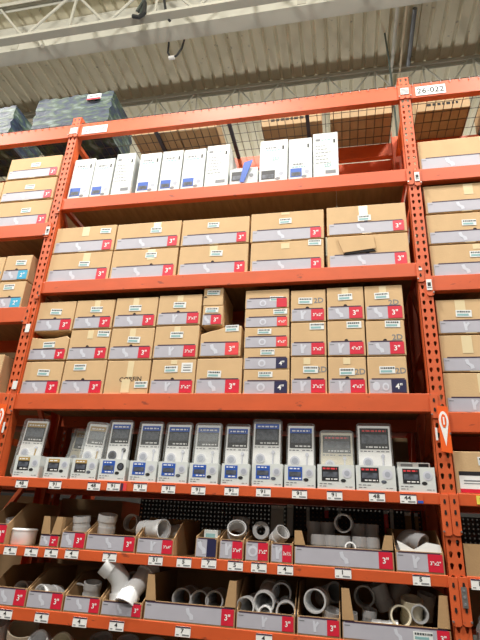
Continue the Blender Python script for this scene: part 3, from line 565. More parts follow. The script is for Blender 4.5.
def pack(x0,x1,y0,y1,z1,label):
    t=thing('shrink_wrapped_pack',label,'wrapped pack',((x0+x1)/2,(y0+y1)/2,B1+.014),'shrink wrapped packs on the top deck')
    z0=B1+.014; mb=MB(); nx=12;nz=6;ny=6
    rnd=random.Random(int(x0*100))
    def d(p):
        x,y,z=p; u=(x-x0)/(x1-x0); 
        return (x+.008*math.sin(z*45),y+.006*math.sin(x*19+z*60),z+(0.012*abs(math.sin(u*PI*7))if z>z1-.001 else 0))
    def grid(f,a,b):
        vs=[d(f(i/a,j/b)) for j in range(b+1) for i in range(a+1)]
        mb.add(vs,[(j*(a+1)+i,j*(a+1)+i+1,(j+1)*(a+1)+i+1,(j+1)*(a+1)+i) for j in range(b) for i in range(a)],PACK)
    L=lambda a,b,s:a+(b-a)*s
    grid(lambda u,v:(L(x0,x1,u),y0,L(z0,z1,v)),42,8); grid(lambda u,v:(L(x0,x1,u),y1,L(z0,z1,v)),42,8)
    grid(lambda u,v:(x0,L(y0,y1,u),L(z0,z1,v)),12,8); grid(lambda u,v:(x1,L(y0,y1,u),L(z0,z1,v)),12,8)
    grid(lambda u,v:(L(x0,x1,u),L(y0,y1,v),z1),42,12); grid(lambda u,v:(L(x0,x1,u),L(y0,y1,v),z0),42,12)
    obj('wrapped_load',mb,t,smooth=True)
    return t
t=pack(-.50,.22,.085,.53,4.93,'blue and green shrink wrapped pack with a small label, on top above the left upright')
obj('pack_label',MB().box(-.01,.115,.072,.080,4.855,4.915,STICK).box(-.01,.115,.0712,.0722,4.855,4.872,RED).box(.01,.09,.0712,.0722,4.885,4.9,GREYINK),t)
pack(-1.30,-.72,.085,.53,4.91,'blue and green shrink wrapped pack at the left edge of the top deck')
# ------------------------------------------------------------ tall white boxes
def bars(mb,x0,x1,z,h,y,m,seed=1,gap=.006):
    rnd=random.Random(seed); x=x0
    while x<x1: w=rnd.uniform(.008,.022); mb.box(x,min(x+w,x1),y-.0004,y,z,z+h,m); x+=w+gap
def tall(k,label,kind,note=False,yfront=.02,depth=.28):
    x0,x1,z0,z1=TALL[k]; x0+=.001;x1-=.001
    t=thing('white_kit_box',label,'white box',((x0+x1)/2,yfront+depth/2,z0),'tall white boxes on the second beam')
    y=yfront; w=x1-x0;h=z1-z0
    obj('box_body',MB().box(x0,x1,y,y+depth,z0,z1,BOXW),t,bevel=.004)
    if kind=='text':
        mb=MB().box(x0+.1*w,x0+.28*w,y-.001,y,z1-.13*h*1.1-.012,z1-.13*h,GREYINK).box(x0+.82*w,x0+.89*w,y-.001,y,z1-.24*h,z1-.16*h,INK)
        bars(mb,x0+.34*w,x0+.74*w,z1-.17*h,.008,y-.0002,TEAL,k)
        for i in range(6): bars(mb,x0+.1*w,x0+w*(.5+.2*((i*7)%3)/2),z1-(.30+i*.075)*h,.006,y-.0002,GREYINK,k*9+i)
        obj('printed_text',mb,t,'lines of small grey text')
        obj('barcode',MB().box(x0+.48*w,x0+.88*w,y-.0008,y,z0+.09*h,z0+.16*h,GREYINK),t)
    else:
        mb=MB(); zz=z1-(.2 if kind!='low' else .64)*h
        bars(mb,x0+.2*w,x0+.62*w,zz,.013,y-.0002,GREYINK,k); bars(mb,x0+.16*w,x0+.72*w,zz-.022,.010,y-.0002,TEAL,k+30)
        mb.box(x0+.8*w,x0+.87*w,y-.0006,y,z1-.24*h,z1-.15*h,INK)
        obj('printed_logo',mb,t)
        pc=BLACKP if k in (9,) else BLUE
        mb=MB().box(x0+.08*w,x0+.56*w,y-.0008,y,z0+.08*h,z0+.28*h,pc).box(x0+.12*w,x0+.52*w,y-.0012,y-.0007,z0+.1*h,z0+.19*h,PHOTO)
        obj('product_picture',mb,t)
        obj('strainer_picture',MB().disc(x0+.78*w,z0+.19*h,.026,y-.0008,y,PALE,18).disc(x0+.78*w,z0+.19*h,.016,y-.0012,y-.0007,STRAIN,14).disc(x0+.66*w,z0+.08*h,.012,y-.0008,y,GREYINK,14,1.5),t)
    if note: obj('handwriting',MB().text('2D',x0+.57*w,z0+(.55 if kind!='text' else .27)*h,.03,y-.0006,TEAL,rot=.1),t)
    return t
WB='tall white box with blue picture, '
tall(1,WB+'leftmost on the second beam beside the upright','pic'); tall(2,WB+'second from the left on the second beam','pic')
tall(3,'tall white box with lines of text, third from the left on the second beam','text',yfront=.01)
tall(4,WB+'right next to the leftmost text covered box','pic'); tall(5,WB+'middle of three between the left text boxes','pic'); tall(6,WB+'just left of the text box beside the low tray','pic')
tall(7,'tall white box with lines of text, directly left of the low tray box','text',yfront=.015)
tall(9,'tall white box with black picture and handwritten 2D, right of the low tray','pic',note=True); tall(10,'tall white box with low logo, between the 2D box and the last text box','low')
tall(11,'tallest white box with text lines, last on the right of the second beam','text',note=True)
# low open display box
x0,x1,z0,z1=TALL[8]; t=thing('display_tray','low white display tray with a blue flap between tall white boxes','display tray',((x0+x1)/2,.15,z0))
obj('tray_body',MB().box(x0,x1,.02,.024,z0,z1,BOXW).box(x0,x0+.004,.024,.28,z0,z1,BOXW).box(x1-.004,x1,.024,.28,z0,z1,BOXW).box(x0,x1,.28,.284,z0,z1+.03,BOXW).box(x0,x1,.024,.28,z0,z0+.004,BOXW),t)
obj('product_picture',MB().box(x0+.012,x0+.1,.0188,.0198,z0+.04,z0+.12,BLACKP).box(x0+.02,x0+.09,.0182,.0189,z0+.05,z0+.085,PHOTO),t)
obj('strainer_picture',MB().disc(x1-.045,z0+.08,.028,.0188,.0198,PALE,18).disc(x1-.045,z0+.08,.017,.0182,.0189,GREYINK,14),t)
obj('flap',MB().prism([(x0+.075,z0+.02),(x0+.105,z0+.015),(x0+.165,z1+.07),(x0+.10,z1+.05)],.008,.013,BLUE,'y'),t,'bright blue folded flap')
t=thing('white_kit_box','white kit pack with a dark picture lying inside the low display tray','white box',((x0+x1)/2,.15,z0+.006))
obj('box_body',MB().box(x0+.01,x1-.01,.06,.26,z0+.006,z1+.045,BOXW),t,bevel=.003); obj('product_picture',MB().box(x0+.05,x1-.02,.0588,.0598,z1-.005,z1+.036,PHOTO),t)
# ------------------------------------------------------------ kits in trays
HEAD={1:GOLD,2:GOLD,3:GOLD,4:BLUE,5:BLUE,6:BLUE,7:BLUE,8:BLUE,9:BLUE,10:BLUE,11:BLACKP,12:BLACKP,13:BLACKP}
hn={1:'gold',2:'gold',3:'gold',4:'blue',5:'blue',6:'blue',7:'blue',8:'blue',9:'blue',10:'blue',11:'black',12:'black',13:'black'}
place=['leftmost, beside the left upright','second from the left','third from the left','fourth from the left, with black discs','fifth from the left','sixth from the left','seventh, in the middle of the row','eighth from the left','ninth from the left','tenth, last of the blue ones','third from the right','second from the right','rightmost, beside the right upright']
def tray(k):
    x0,x1,z0,z1=TRAY[k]; w=x1-x0;h=z1-z0;y=.008
    t=thing('display_tray','white display tray with %s header picture, %s'%(hn[k],place[k-1]),'display tray',((x0+x1)/2,.2,z0),'white display trays of drain kits')
    mb=MB().box(x0,x1,y,y+.003,z0,z1,BOXW).box(x0,x0+.003,y+.003,.40,z0,z1,BOXW).box(x1-.003,x1,y+.003,.40,z0,z1,BOXW).box(x0,x1,.40,.403,z0,z1,BOXW).box(x0+.003,x1-.003,y+.003,.40,z0,z0+.003,BOXW)
    obj('tray_body',mb,t)
    a,b=x0+.12*w,x0+.58*w
    mb=MB().box(a,b,y-.001,y,z0+.33*h,z0+.9*h,BLACKP if HEAD[k] is not BLUE else BLUE).box(a,b,y-.0015,y-.0009,z0+.76*h,z0+.92*h,HEAD[k]).box(a+.006,b-.006,y-.0015,y-.0009,z0+.48*h,z0+.70*h,PHOTO)
    if HEAD[k] is BLACKP: bars(mb,a+.005,b-.01,z0+.8*h,.008,y-.0015,RED2,k)
    else: bars(mb,a+.008,b-.015,z0+.81*h,.006,y-.0015,WHITE,k)
    bars(mb,a+.02,b-.006,z0+.38*h,.006,y-.001,WHITE,k+4)
    obj('product_picture',mb,t)
    mb=MB().disc(x0+.8*w,z0+.66*h,.022*(w/.17),y-.001,y,PALE if k!=4 else BLACKP,18).disc(x0+.8*w,z0+.66*h,.014,y-.0015,y-.0009,STRAIN if k!=4 else PHOTO,14)
    mb.disc(x0+.7*w,z0+.36*h,.0085,y-.001,y,INK if k%3 else PHOTO,14,1.6)
    obj('strainer_picture',mb,t)
    mb=MB(); bars(mb,x0+.06*w,x0+.4*w,z0+.2*h,.004,y-.0002,GREYINK,k); bars(mb,x0+.06*w,x0+.25*w,z0+.1*h,.004,y-.0002,GREYINK,k+7); bars(mb,x0+.75*w,x0+.95*w,z0+.1*h,.003,y-.0002,GREYINK,k+2)
    obj('printed_text',mb,t)
    return t
for k in TRAY: tray(k)
def kit(x0,x1,z0,z1,yb,label,head,lean=.10,tilt=0,clear=CLEAR,card=None,dark=False,full=False):
    """blister pack: printed card inside a clear shell, standing and leaning back"""
    w=x1-x0;H=z1-z0; cx=(x0+x1)/2
    t=thing('blister_pack',label,'drain kit pack',(cx,yb,z0),'drain kits in clear blister packs')
    t.rotation_euler=(-lean,tilt,0)
    card=card or WHITE
    m=MB().box(-w/2+.008,w/2-.008,.004,.012,0.004,H-.014,card); obj('card',m,t,local=True,bevel=.002)
    pz0,pz1=H*.60,H-.028
    a,b=-w/2+.018,w/2-.018
    m=MB().box(a,b,.003,.0045,pz0,pz1,BLACKP).box(a,b,.002,.0034,pz1-.028,pz1,head).box(a+.008,b-.008,.002,.0034,pz0+.03,pz1-.034,PHOTO)
    bars(m,a+.012,b-.012,pz1-.019,.008,.002,RED2 if head is BLACKP else WHITE,int(x0*99))
    bars(m,a+.03,b-.008,pz0+.008,.007,.003,WHITE,int(x0*77))
    obj('product_picture',m,t,local=True)
    cz=H*.40
    m=MB().disc(-w*.2,cz,.026,.0,.004,PALE if not full else PHOTO,20).disc(-w*.2,cz,.017,-.001,.0002,STRAIN if not full else BLACKP,16).disc(-w*.13,H*.23,.011,.002,.004,INK,14,1.7)
    if full: m.disc(w*.25,cz+.03,.013,.0,.004,INK,16)
    obj('strainer',m,t,local=True)
    m=MB().tube([(w*.22,.003,cz+.03),(w*.22,.003,H*.16)],.0045,GOLD if head is GOLD else PALE,8).disc(w*.22,cz+.035,.010,.0,.004,PALE,12)
    bars(m,-w*.4,-w*.05,pz0-.014,.005,.0035,GREYINK,3); bars(m,w*.05,w*.4,pz0-.014,.005,.0035,GREYINK,5)
    obj('handle_rod',m,t,local=True)
    # clear shell: rounded tub in front of the card
    r=.018; pts=[]
    for (qx,qz,a0) in ((w/2-r,H-r,0),(-w/2+r,H-r,90),(-w/2+r,r,180),(w/2-r,r,270)):
        for i in range(5): a_=math.radians(a0+i*22.5); pts.append((qx+r*math.cos(a_),qz+r*math.sin(a_)))
    n=len(pts); ins=[((p[0])*.93,(p[1]-H/2)*.955+H/2) for p in pts]
    vs=[(p[0],.014,p[1]) for p in pts]+[(p[0],.004,p[1]) for p in pts]+[(p[0],-.022,p[1]) for p in ins]
    fs=[tuple(range(2*n,3*n))]+[(i,(i+1)%n,n+(i+1)%n,n+i) for i in range(n)]+[(n+i,n+(i+1)%n,2*n+(i+1)%n,2*n+i) for i in range(n)]+[tuple(range(n-1,-1,-1))]
    obj('clear_shell',MB().add(vs,fs,clear),t,local=True,smooth=True)
    return t
KL={1:'standing in the leftmost tray',3:'behind the third tray from the left, dim in shade',4:'standing right behind the third gold tray, glare on its shell',5:'full length front, with two black discs',6:'standing behind the fifth tray',7:'standing behind the sixth tray, streak of glare',8:'standing behind the seventh tray, heart shaped glare',9:'standing behind the eighth tray, curved glare line',10:'tallest blue one, standing behind the ninth tray',11:'standing behind the tenth tray, last blue one',12:'shorter and dim, standing behind the third tray from the right',13:'large bright one, standing behind the second tray from the right'}
for k,(x0,x1,za,z1) in KIT.items():
    hd={1:GOLD,3:GOLD,4:GOLD,5:BLUE}.get(k,BLUE if k<12 else BLACKP)
    hname={1:'gold',3:'gold',4:'gold'}.get(k,'blue' if k<12 else 'black')
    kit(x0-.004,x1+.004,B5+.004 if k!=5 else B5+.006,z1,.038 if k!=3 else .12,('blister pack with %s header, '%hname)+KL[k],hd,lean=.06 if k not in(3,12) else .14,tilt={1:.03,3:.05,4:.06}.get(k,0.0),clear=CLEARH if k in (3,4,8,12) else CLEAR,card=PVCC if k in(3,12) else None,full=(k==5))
kit(.30,.44,B5+.004,2.05,.17,'empty looking clear blister pack leaning diagonally, right of the leftmost kit',BLACKP,lean=.12,tilt=.45,clear=CLEARH,card=PEG)
# pack lying behind the rightmost tray
t=thing('blister_pack','drain kit pack lying flat on a low dark carton behind the rightmost tray','drain kit pack',(2.43,.2,B5+.12))
obj('card',MB().box(2.352,2.518,.08,.34,B5+.118,B5+.155,BOXW),t,bevel=.003)
obj('printed_text',MB().box(2.37,2.43,.0785,.0798,B5+.13,B5+.147,GREYINK).box(2.46,2.51,.0785,.0798,B5+.128,B5+.149,BLACKP),t)
tag(obj('carton',MB().box(2.353,2.517,.06,.36,B5+.0035,B5+.117,KRAFT2)),'small brown carton inside the rightmost display tray','carton')
# ------------------------------------------------------------ price tags
def price(x,z,label,grp,txt='$4',w=.078,h=.044):
    t=thing('price_tag',label,'price tag',(x,-.004,z-h/2),grp)
    obj('tag_card',MB().box(x-w/2,x+w/2,-.004,-.0008,z-h/2,z+h/2,WHITE).box(x-w/2,x+w/2,-.0046,-.0038,z+h/2-.006,z+h/2,PURPLE),t)
    mb=MB().text(txt,x-.003,z+.004,.019,-.0049,INK,w*.6,stretch=1.25).box(x-.002,x+w*.42,-.0048,-.004,z-h*.36,z-h*.24,GREYINK).box(x-w*.42,x-w*.25,-.0048,-.004,z-h*.34,z-h*.26,GREYINK)
    obj('printed_price',mb,t); return t
ordn=['first','second','third','fourth','fifth','sixth','seventh','eighth','ninth','tenth','eleventh','twelfth','thirteenth','fourteenth']
for i,(x,z) in enumerate(TAG5): price(x,z,'white price tag on the kit shelf beam, %s from the left'%ordn[i],'price tags on the kit shelf beam','48 91 48 91 91 91 91 91 91 91 91 48 44'.split()[i])
for i,(x,z) in enumerate(TAG6):
    if i<13: price(x,z,'white price tag on the upper bin beam, %s from the left'%ordn[i],'price tags on the upper bin beam','4 4 4 4 7 51 5 7 5 5 4 1 5'.split()[i])
    else: price(x,z,'white price tag on the right bay beam under the torn bin','price tags on the upper bin beam','1')
for i,(x,z) in enumerate(TAG7): price(x,z,'white price tag on the lower bin beam, %s from the left'%ordn[i],'price tags on the lower bin beam','4 4 4 4 7 4'.split()[i])
tag(obj('beam_sticker',MB().box(2.43,2.457,-.0035,-.0008,1.676,1.72,ORANGE2).box(2.43,2.457,-.004,-.0032,1.676,1.688,BLUE)),'small orange and blue sticker right of the last kit shelf price tag','sticker')
tag(obj('beam_sticker',MB().box(.84,.874,-.0035,-.0008,1.676,1.716,RED2).box(.84,.855,-.004,-.0032,1.676,1.716,PURPLE)),'small red and purple sticker beside the fourth kit shelf price tag','sticker')
tag(obj('price_tag',MB().box(2.705,2.78,-.0035,-.0008,1.682,1.722,YELLOW).box(2.72,2.75,-.004,-.0032,1.695,1.712,INK)),'yellow price tag at the right picture edge under the branded carton','price tag')
# ------------------------------------------------------------ signs on the rack
t=thing('location_label','white bay label reading 26-022 on the right bay top beam','label',(2.745,-.002,4.39))
obj('label_card',MB().box(2.652,2.852,-.003,-.0006,4.385,4.468,WHITE),t); obj('printed_code',MB().text('26-022',2.752,4.4265,.052,-.0036,INK,.18),t)
t=thing('location_label','white bay label reading 26-023 on the top beam by the left upright','label',(.185,-.002,4.39))
obj('label_card',MB().box(.072,.29,-.003,-.0006,4.385,4.462,WHITE),t); obj('printed_code',MB().text('26-023',.18,4.4235,.044,-.0036,GREYINK,.165),t)
def plate(x0,x1,z0,z1,label,m=STICK,ink=True,y=-.008):
    mb=MB().box(x0,x1,y-.002,y,z0,z1,m)
    if ink:
        for i in range(4): mb.box(x0+.003,x1-.003,y-.0026,y-.0019,z0+(z1-z0)*(.15+.2*i),z0+(z1-z0)*(.24+.2*i),GREYINK)
    return tag(obj('small_label',mb),label,'label')
plate(2.55,2.606,4.405,4.465,'small barcode label at the head of the upright beside the 26-022 label')
plate(-.036,.03,4.40,4.46,'small barcode label at the head of the left upright')
def qplate(x0,x1,z0,z1,label):
    mb=MB().box(x0,x1,-.011,-.009,z0,z1,STICK).box(x0+.006,x1-.006,-.0115,-.0108,z1-.045,z1-.02,INK).box(x0+.004,x1-.004,-.0115,-.0108,z0+.012,z0+.02,GREYINK)
    tag(obj('small_label',mb),label,'label')
qplate(2.582,2.612,3.64,3.71,'cream label plate on the right upright at the second beam')
qplate(2.582,2.612,2.85,2.92,'cream label plate on the right upright at the right bay third beam')
qplate(-.034,-.004,3.43,3.50,'cream label plate on the left upright below the three stacked left cartons')
plate(-.006,.026,2.655,2.715,'pale sticker on the left upright beside the top square carton',ink=False)
plate(0.0,.032,2.262,2.315,'pale sticker on the left upright beside the bottom square carton',ink=False)
plate(2.548,2.566,2.985,3.0,'tiny white clip on the right upright at the third beam',ink=False)
plate(2.546,2.556,1.985,2.05,'narrow white strip on the right upright beside the pin sign',ink=False)
plate(.002,.014,1.985,2.05,'narrow white strip on the left upright behind the leftmost kit',ink=False)
mt=tag(obj('metal_plate',MB().box(2.586,2.61,-.012,-.009,1.235,1.32,METAL)),'scratched bare metal plate on the right upright below the upper bin beam','plate')
mb=MB()
for i in range(3): mb.disc(2.598,1.25+i*.028,.006,-.0135,-.0118,GREYINK,10)
obj('bolt',mb,mt)
def pinsign(cx,label):
    t=thing('pin_sign',label,'sign',(cx,-.012,1.92),'orange location pin signs')
    y=-.014
    obj('sign_plate',MB().prism([(cx-.026,1.93),(cx+.027,1.92),(cx+.027,2.16),(cx-.026,2.165)],y,y+.003,mat('sign_orange',(238,98,34),.4),'y'),t)
    n=22; out=[]
    zc=2.085
    for i in range(n+1):
        a=math.radians(-35+250*i/n); out.append((cx+.023*math.cos(a),zc+.050*math.sin(a)))
    out.append((cx,1.955))
    obj('pin_symbol',MB().prism(out,y-.001,y,WHITE,'y'),t,'white map pin shape')
    mb=MB().disc(cx,zc,.036,y-.002,y-.001,MATS['sign_orange'],20,.36); mb.text('1',cx,zc,.04,y-.0026,WHITE); obj('pin_number',mb,t)
pinsign(2.592,'orange sign with white map pin on the right upright beside the kit shelf')
pinsign(-.03,'orange sign with white map pin at the left edge on the left upright')
# ------------------------------------------------------------ bins
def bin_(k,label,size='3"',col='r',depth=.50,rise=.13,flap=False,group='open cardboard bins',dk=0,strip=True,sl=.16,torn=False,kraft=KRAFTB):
    x0,x1,z0,z1=BIN[k]; x0+=.002;x1-=.002; h=z1-z0; H=h+rise; y=0.004
    t=thing('cardboard_bin',label,'cardboard bin',((x0+x1)/2,depth/2,z0),group)
    T=.004
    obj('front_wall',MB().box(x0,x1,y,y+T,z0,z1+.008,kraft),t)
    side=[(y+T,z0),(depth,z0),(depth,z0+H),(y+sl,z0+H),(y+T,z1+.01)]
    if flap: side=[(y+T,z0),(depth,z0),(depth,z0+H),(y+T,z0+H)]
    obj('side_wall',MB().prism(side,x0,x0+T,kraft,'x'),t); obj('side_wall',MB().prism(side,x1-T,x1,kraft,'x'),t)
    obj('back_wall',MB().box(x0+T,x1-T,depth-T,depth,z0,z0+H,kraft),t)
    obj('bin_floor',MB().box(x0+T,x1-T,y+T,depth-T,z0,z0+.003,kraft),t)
    if flap:
        f=flap
        for s,a in ((1,x0),(-1,x1)):
            obj('corner_flap',MB().prism([(a,z1),(a+s*.056,z1),(a+s*.036,z0+H),(a,z0+H)],y,y+T,kraft,'y'),t)
    if strip:
        zb=z1; za=z0+.008; tw=(zb-za)*.86 if (x1-x0)>.16 else (x1-x0)*.42
        xt1=x1-.006; xt0=xt1-tw
        mb=MB().box(x0+.004,xt0+.001,y-.0015,y,za,zb,GREY).box(x0+.012,xt1-.008,y-.002,y-.0008,zb-.001,zb+.0045,PURPLE)
        mb.box(x0+.01,x0+.035,y-.002,y-.0014,zb-.014,zb-.010,GREYINK)
        ls=obj('label_strip',mb,t,'grey printed strip with a pale fitting drawing')
        mb=MB(); drawing(mb,x0+(xt0-x0)*.6,(za+zb)/2,(zb-za)*.75,y-.0016,dk); obj('fitting_drawing',mb,ls)
        mb=MB().box(xt0,xt1,y-.0024,y,za+.001,zb-.001,TC[col])
        st_=obj('size_tag',mb,t,'crimson size tag' if col=='r' else 'dark size tag')
        if size: obj('size_number',MB().text(size,(xt0+xt1)/2,(za+zb)/2,(zb-za)*(.38 if len(size)<3 else .22),y-.003,WHITE,tw*.82),st_)
    return t
UB='upper row cardboard bin '; LB='lower row cardboard bin '
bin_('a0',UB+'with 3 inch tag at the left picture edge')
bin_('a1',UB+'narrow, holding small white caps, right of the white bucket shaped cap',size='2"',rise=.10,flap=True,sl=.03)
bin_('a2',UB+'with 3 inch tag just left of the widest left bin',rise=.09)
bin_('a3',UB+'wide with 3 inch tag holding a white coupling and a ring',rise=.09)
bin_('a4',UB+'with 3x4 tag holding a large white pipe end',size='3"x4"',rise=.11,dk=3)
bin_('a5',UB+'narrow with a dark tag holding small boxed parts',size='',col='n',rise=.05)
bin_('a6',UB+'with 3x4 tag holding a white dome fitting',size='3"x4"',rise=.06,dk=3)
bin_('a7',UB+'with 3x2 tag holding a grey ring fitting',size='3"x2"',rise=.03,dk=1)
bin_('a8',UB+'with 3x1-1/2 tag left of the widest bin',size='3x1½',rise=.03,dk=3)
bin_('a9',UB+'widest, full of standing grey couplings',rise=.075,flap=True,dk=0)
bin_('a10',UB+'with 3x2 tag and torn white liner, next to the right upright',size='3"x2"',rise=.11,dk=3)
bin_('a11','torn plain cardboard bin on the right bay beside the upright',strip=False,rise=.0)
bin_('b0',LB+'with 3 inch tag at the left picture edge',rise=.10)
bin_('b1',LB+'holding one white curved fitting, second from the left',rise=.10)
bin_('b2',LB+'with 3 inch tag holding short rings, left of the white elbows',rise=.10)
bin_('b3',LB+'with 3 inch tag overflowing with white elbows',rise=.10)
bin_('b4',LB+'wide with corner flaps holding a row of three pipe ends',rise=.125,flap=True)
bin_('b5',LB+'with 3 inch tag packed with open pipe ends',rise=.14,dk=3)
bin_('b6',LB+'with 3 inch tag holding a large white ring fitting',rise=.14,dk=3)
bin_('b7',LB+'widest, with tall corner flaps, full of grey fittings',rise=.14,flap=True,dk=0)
x0,x1,z0,z1=BIN['b7']; sticker(bpy.data.objects[[o.name for o in COL.objects if o.name.startswith('cardboard_bin')][-1]],x0+.36,z0+.042,.085,.036,.0015)
# torn liner of a10 and right bay bin
x0,x1,z0,z1=BIN['a10']
tag(obj('torn_liner',MB().prism([(x0+.012,z1+.052),(x0+.03,z1+.045),(x0+.09,z1+.015),(x0+.15,z1+.05),(x1-.012,z1+.042),(x1-.006,z1-.002),(x0+.03,z1-.002)],.012,.016,WHITE,'y')),'torn white paper liner sticking up from the bin next to the right upright','paper')
# ------------------------------------------------------------ fittings
def coupling(loc,r,L,d,label,m=PVC,group='pipe fittings in the bins',collar=True,name='pipe_coupling',wall=.006):
    q=Vector(d).normalized().to_track_quat('Z','Y')
    t=thing(name,label,'pipe fitting',loc,group,q)
    w=wall
    obj('pipe_body',MB().lathe([(r*.93,-L/2+.01),(r*.93,L/2-.01),(r*.93-w,L/2-.01),(r*.93-w,-L/2+.01)],m),t,local=True,smooth=True)
    for s in (-1,1):
        a,b=sorted((s*L/2,s*(L/2-min(.05,L*.36))))
        obj('socket_collar',MB().lathe([(r,a),(r,b),(r-w*1.1,b),(r-w*1.1,a)],m),t,local=True,smooth=True)
    return t
def elbow(loc,r,label,rot,ang=45,m=PVC,R=.05,leg=.045,group='pipe fittings in the bins',name='pipe_elbow'):
    t=thing(name,label,'pipe fitting',loc,group,Euler(rot).to_quaternion())
    # bend in local XZ plane, first leg along -Z
    A=math.radians(ang); pts=[Vector((0,0,-leg)),Vector((0,0,0))]
    for i in range(1,8): a=A*i/7; pts.append(Vector((R*(1-math.cos(a)),0,R*math.sin(a))))
    dv=Vector((math.sin(A),0,math.cos(A))); e=pts[-1]; pts.append(e+dv*leg)
    obj('pipe_body',MB().tube(pts,r*.92,m,24,ri=.006),t,local=True,smooth=True)
    obj('socket_collar',MB().tube([pts[0]-Vector((0,0,.006)),pts[0]+Vector((0,0,.036))],r,m,24,ri=.008),t,local=True,smooth=True)
    obj('socket_collar',MB().tube([pts[-1]+dv*.006,pts[-1]-dv*.036],r,m,24,ri=.008),t,local=True,smooth=True)
    return t
def bent(P,r,label,m=PVC):
    P=[Vector(p) for p in P]
    t=thing('pipe_elbow',label,'pipe fitting',P[0],'pipe fittings in the bins')
    pts=[]
    for i in range(len(P)-1):
        a=P[max(i-1,0)];b=P[i];c=P[i+1];d=P[min(i+2,len(P)-1)]
        for k in range(4):
            u=k/4; pts.append(.5*((2*b)+(c-a)*u+(2*a-5*b+4*c-d)*u*u+(3*b-a-3*c+d)*u**3))
    pts.append(P[-1])
    obj('pipe_body',MB().tube(pts,r*.87,m,28,ri=.006),t,smooth=True)
    for a,b in ((P[0],pts[3]),(P[-1],pts[-4])):
        dd=(b-a).normalized()
        obj('socket_collar',MB().tube([a-dd*.004,a+dd*.05],r*1.03,m,28,ri=.011),t,smooth=True)
    return t
F=FIT
def L_(k): return tuple(F[k][:3])
def at(k,dx=0,dy=0,dz=0): return (F[k][0]+dx,F[k][1]+dy,F[k][2]+dz)
# upper row
t=thing('cleanout_fitting','large white ribbed cap standing on the beam left of the narrow bin','pipe fitting',(.232,.10,B6),'pipe fittings in the bins')
obj('cap_body',MB().lathe([(0,.0),(.066,.0),(.070,.006),(.071,.082),(.066,.088),(0,.088)],PVC,32,Matrix.Translation((.232,.10,B6)),closed=False),t,smooth=True)
obj('rim',MB().lathe([(.0715,.074),(.0735,.076),(.0735,.083),(.0715,.085)],PVC,32,Matrix.Translation((.232,.10,B6))),t,smooth=True)
coupling((.115,.16,B6+.105),.05,.07,(0,-.3,1),'white ring on top of the left edge upper bin',PVC)
for i,(x,y,z,r) in enumerate(((.458,.07,B6+.062,.022),(.487,.13,B6+.095,.024))):
    coupling((x,y,z),r,.045,(0,0,1),('lower front' if i==0 else 'upper rear')+' small white cap in the narrow upper bin',PVC,name='pipe_bushing')
coupling(at('a2cyl',0,.0,-.01),.05,.085,(-.05,-.15,1),'white coupling standing in the bin left of the wide left bin')
coupling(at('a3cyl',0,0,-.008),.055,.10,(.12,-.18,1),'tall white coupling standing in the wide left upper bin')
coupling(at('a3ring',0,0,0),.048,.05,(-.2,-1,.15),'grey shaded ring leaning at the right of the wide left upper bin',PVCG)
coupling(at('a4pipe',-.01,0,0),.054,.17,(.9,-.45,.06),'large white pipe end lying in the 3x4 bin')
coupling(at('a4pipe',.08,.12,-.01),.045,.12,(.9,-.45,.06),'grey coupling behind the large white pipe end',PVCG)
x0,x1,z0,z1=BIN['a5']
for i,(a,z,lab) in enumerate(((.02,z0+.015,'lower small boxed part in the narrow dark tagged bin'),(.034,z0+.085,'upper small boxed part with green print in the narrow dark tagged bin'))):
    t=thing('small_box',lab,'small box',(x0+.06,.06,z),None)
    obj('box_body',MB().box(x0+a,x0+a+.075,.03+.01*i,.11,z,z+.052,BOXW),t,bevel=.002); obj('printed_band',MB().box(x0+a+.01,x0+a+.06,.0288+.01*i,.0298+.01*i,z+.012,z+.034,TEAL if i else PHOTO),t)
coupling(at('a6dome',0,.0,-.005),.052,.07,(.1,-.75,.6),'white dome shaped fitting in the second 3x4 bin')
coupling(at('a6dome',.0,.10,.035),.05,.06,(.1,-.25,1),'grey coupling behind the white dome fitting',PVCG)
coupling(at('a7ring',0,0,0),.045,.06,(.05,-1,.1),'thick grey ring fitting facing out of the 3x2 bin',PVCG,wall=.018)
coupling(at('a8',-.003,0,0),.042,.075,(.55,-.55,.6),'tilted white bushing in the bin left of the widest bin')
gl=['far left','second from left',None,'second from right','far right']
for k,n in (('g0','rear row, far left'),('g1','rear row, second from left'),('g3','rear row, second from right'),('g4','rear row, far right')):
    coupling((F[k][0],.32,B6+.155),.041,.11,(0,0,1),'grey coupling standing in the widest upper bin, '+n,PVCG)
for k,n in (('g0','far left'),('g1','second from left'),('g3','second from right'),('g4','far right')):
    coupling((F[k][0],.32,B6+.052),.041,.09,(0,0,1),'grey coupling hidden under the rear row of the widest upper bin, '+n,PVCG)
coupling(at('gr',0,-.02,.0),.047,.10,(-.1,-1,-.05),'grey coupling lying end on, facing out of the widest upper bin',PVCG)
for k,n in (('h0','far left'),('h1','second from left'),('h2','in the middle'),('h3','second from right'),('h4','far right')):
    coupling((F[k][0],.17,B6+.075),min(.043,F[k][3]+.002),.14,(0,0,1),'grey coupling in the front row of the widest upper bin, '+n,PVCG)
coupling((2.097,.055,B6+.09),.028,.09,(-.05,-1,.05),'small bright white ring poking out of the widest upper bin',PVC)
coupling((2.087,.05,B6+.03),.03,.08,(1,-.05,.0),'small grey bushing hidden at the front of the widest upper bin',PVCG)
elbow((2.37,.2,B6+.12),.048,'grey elbow at the back of the bin next to the right upright',(0,.4,-.7),90,PVCG)
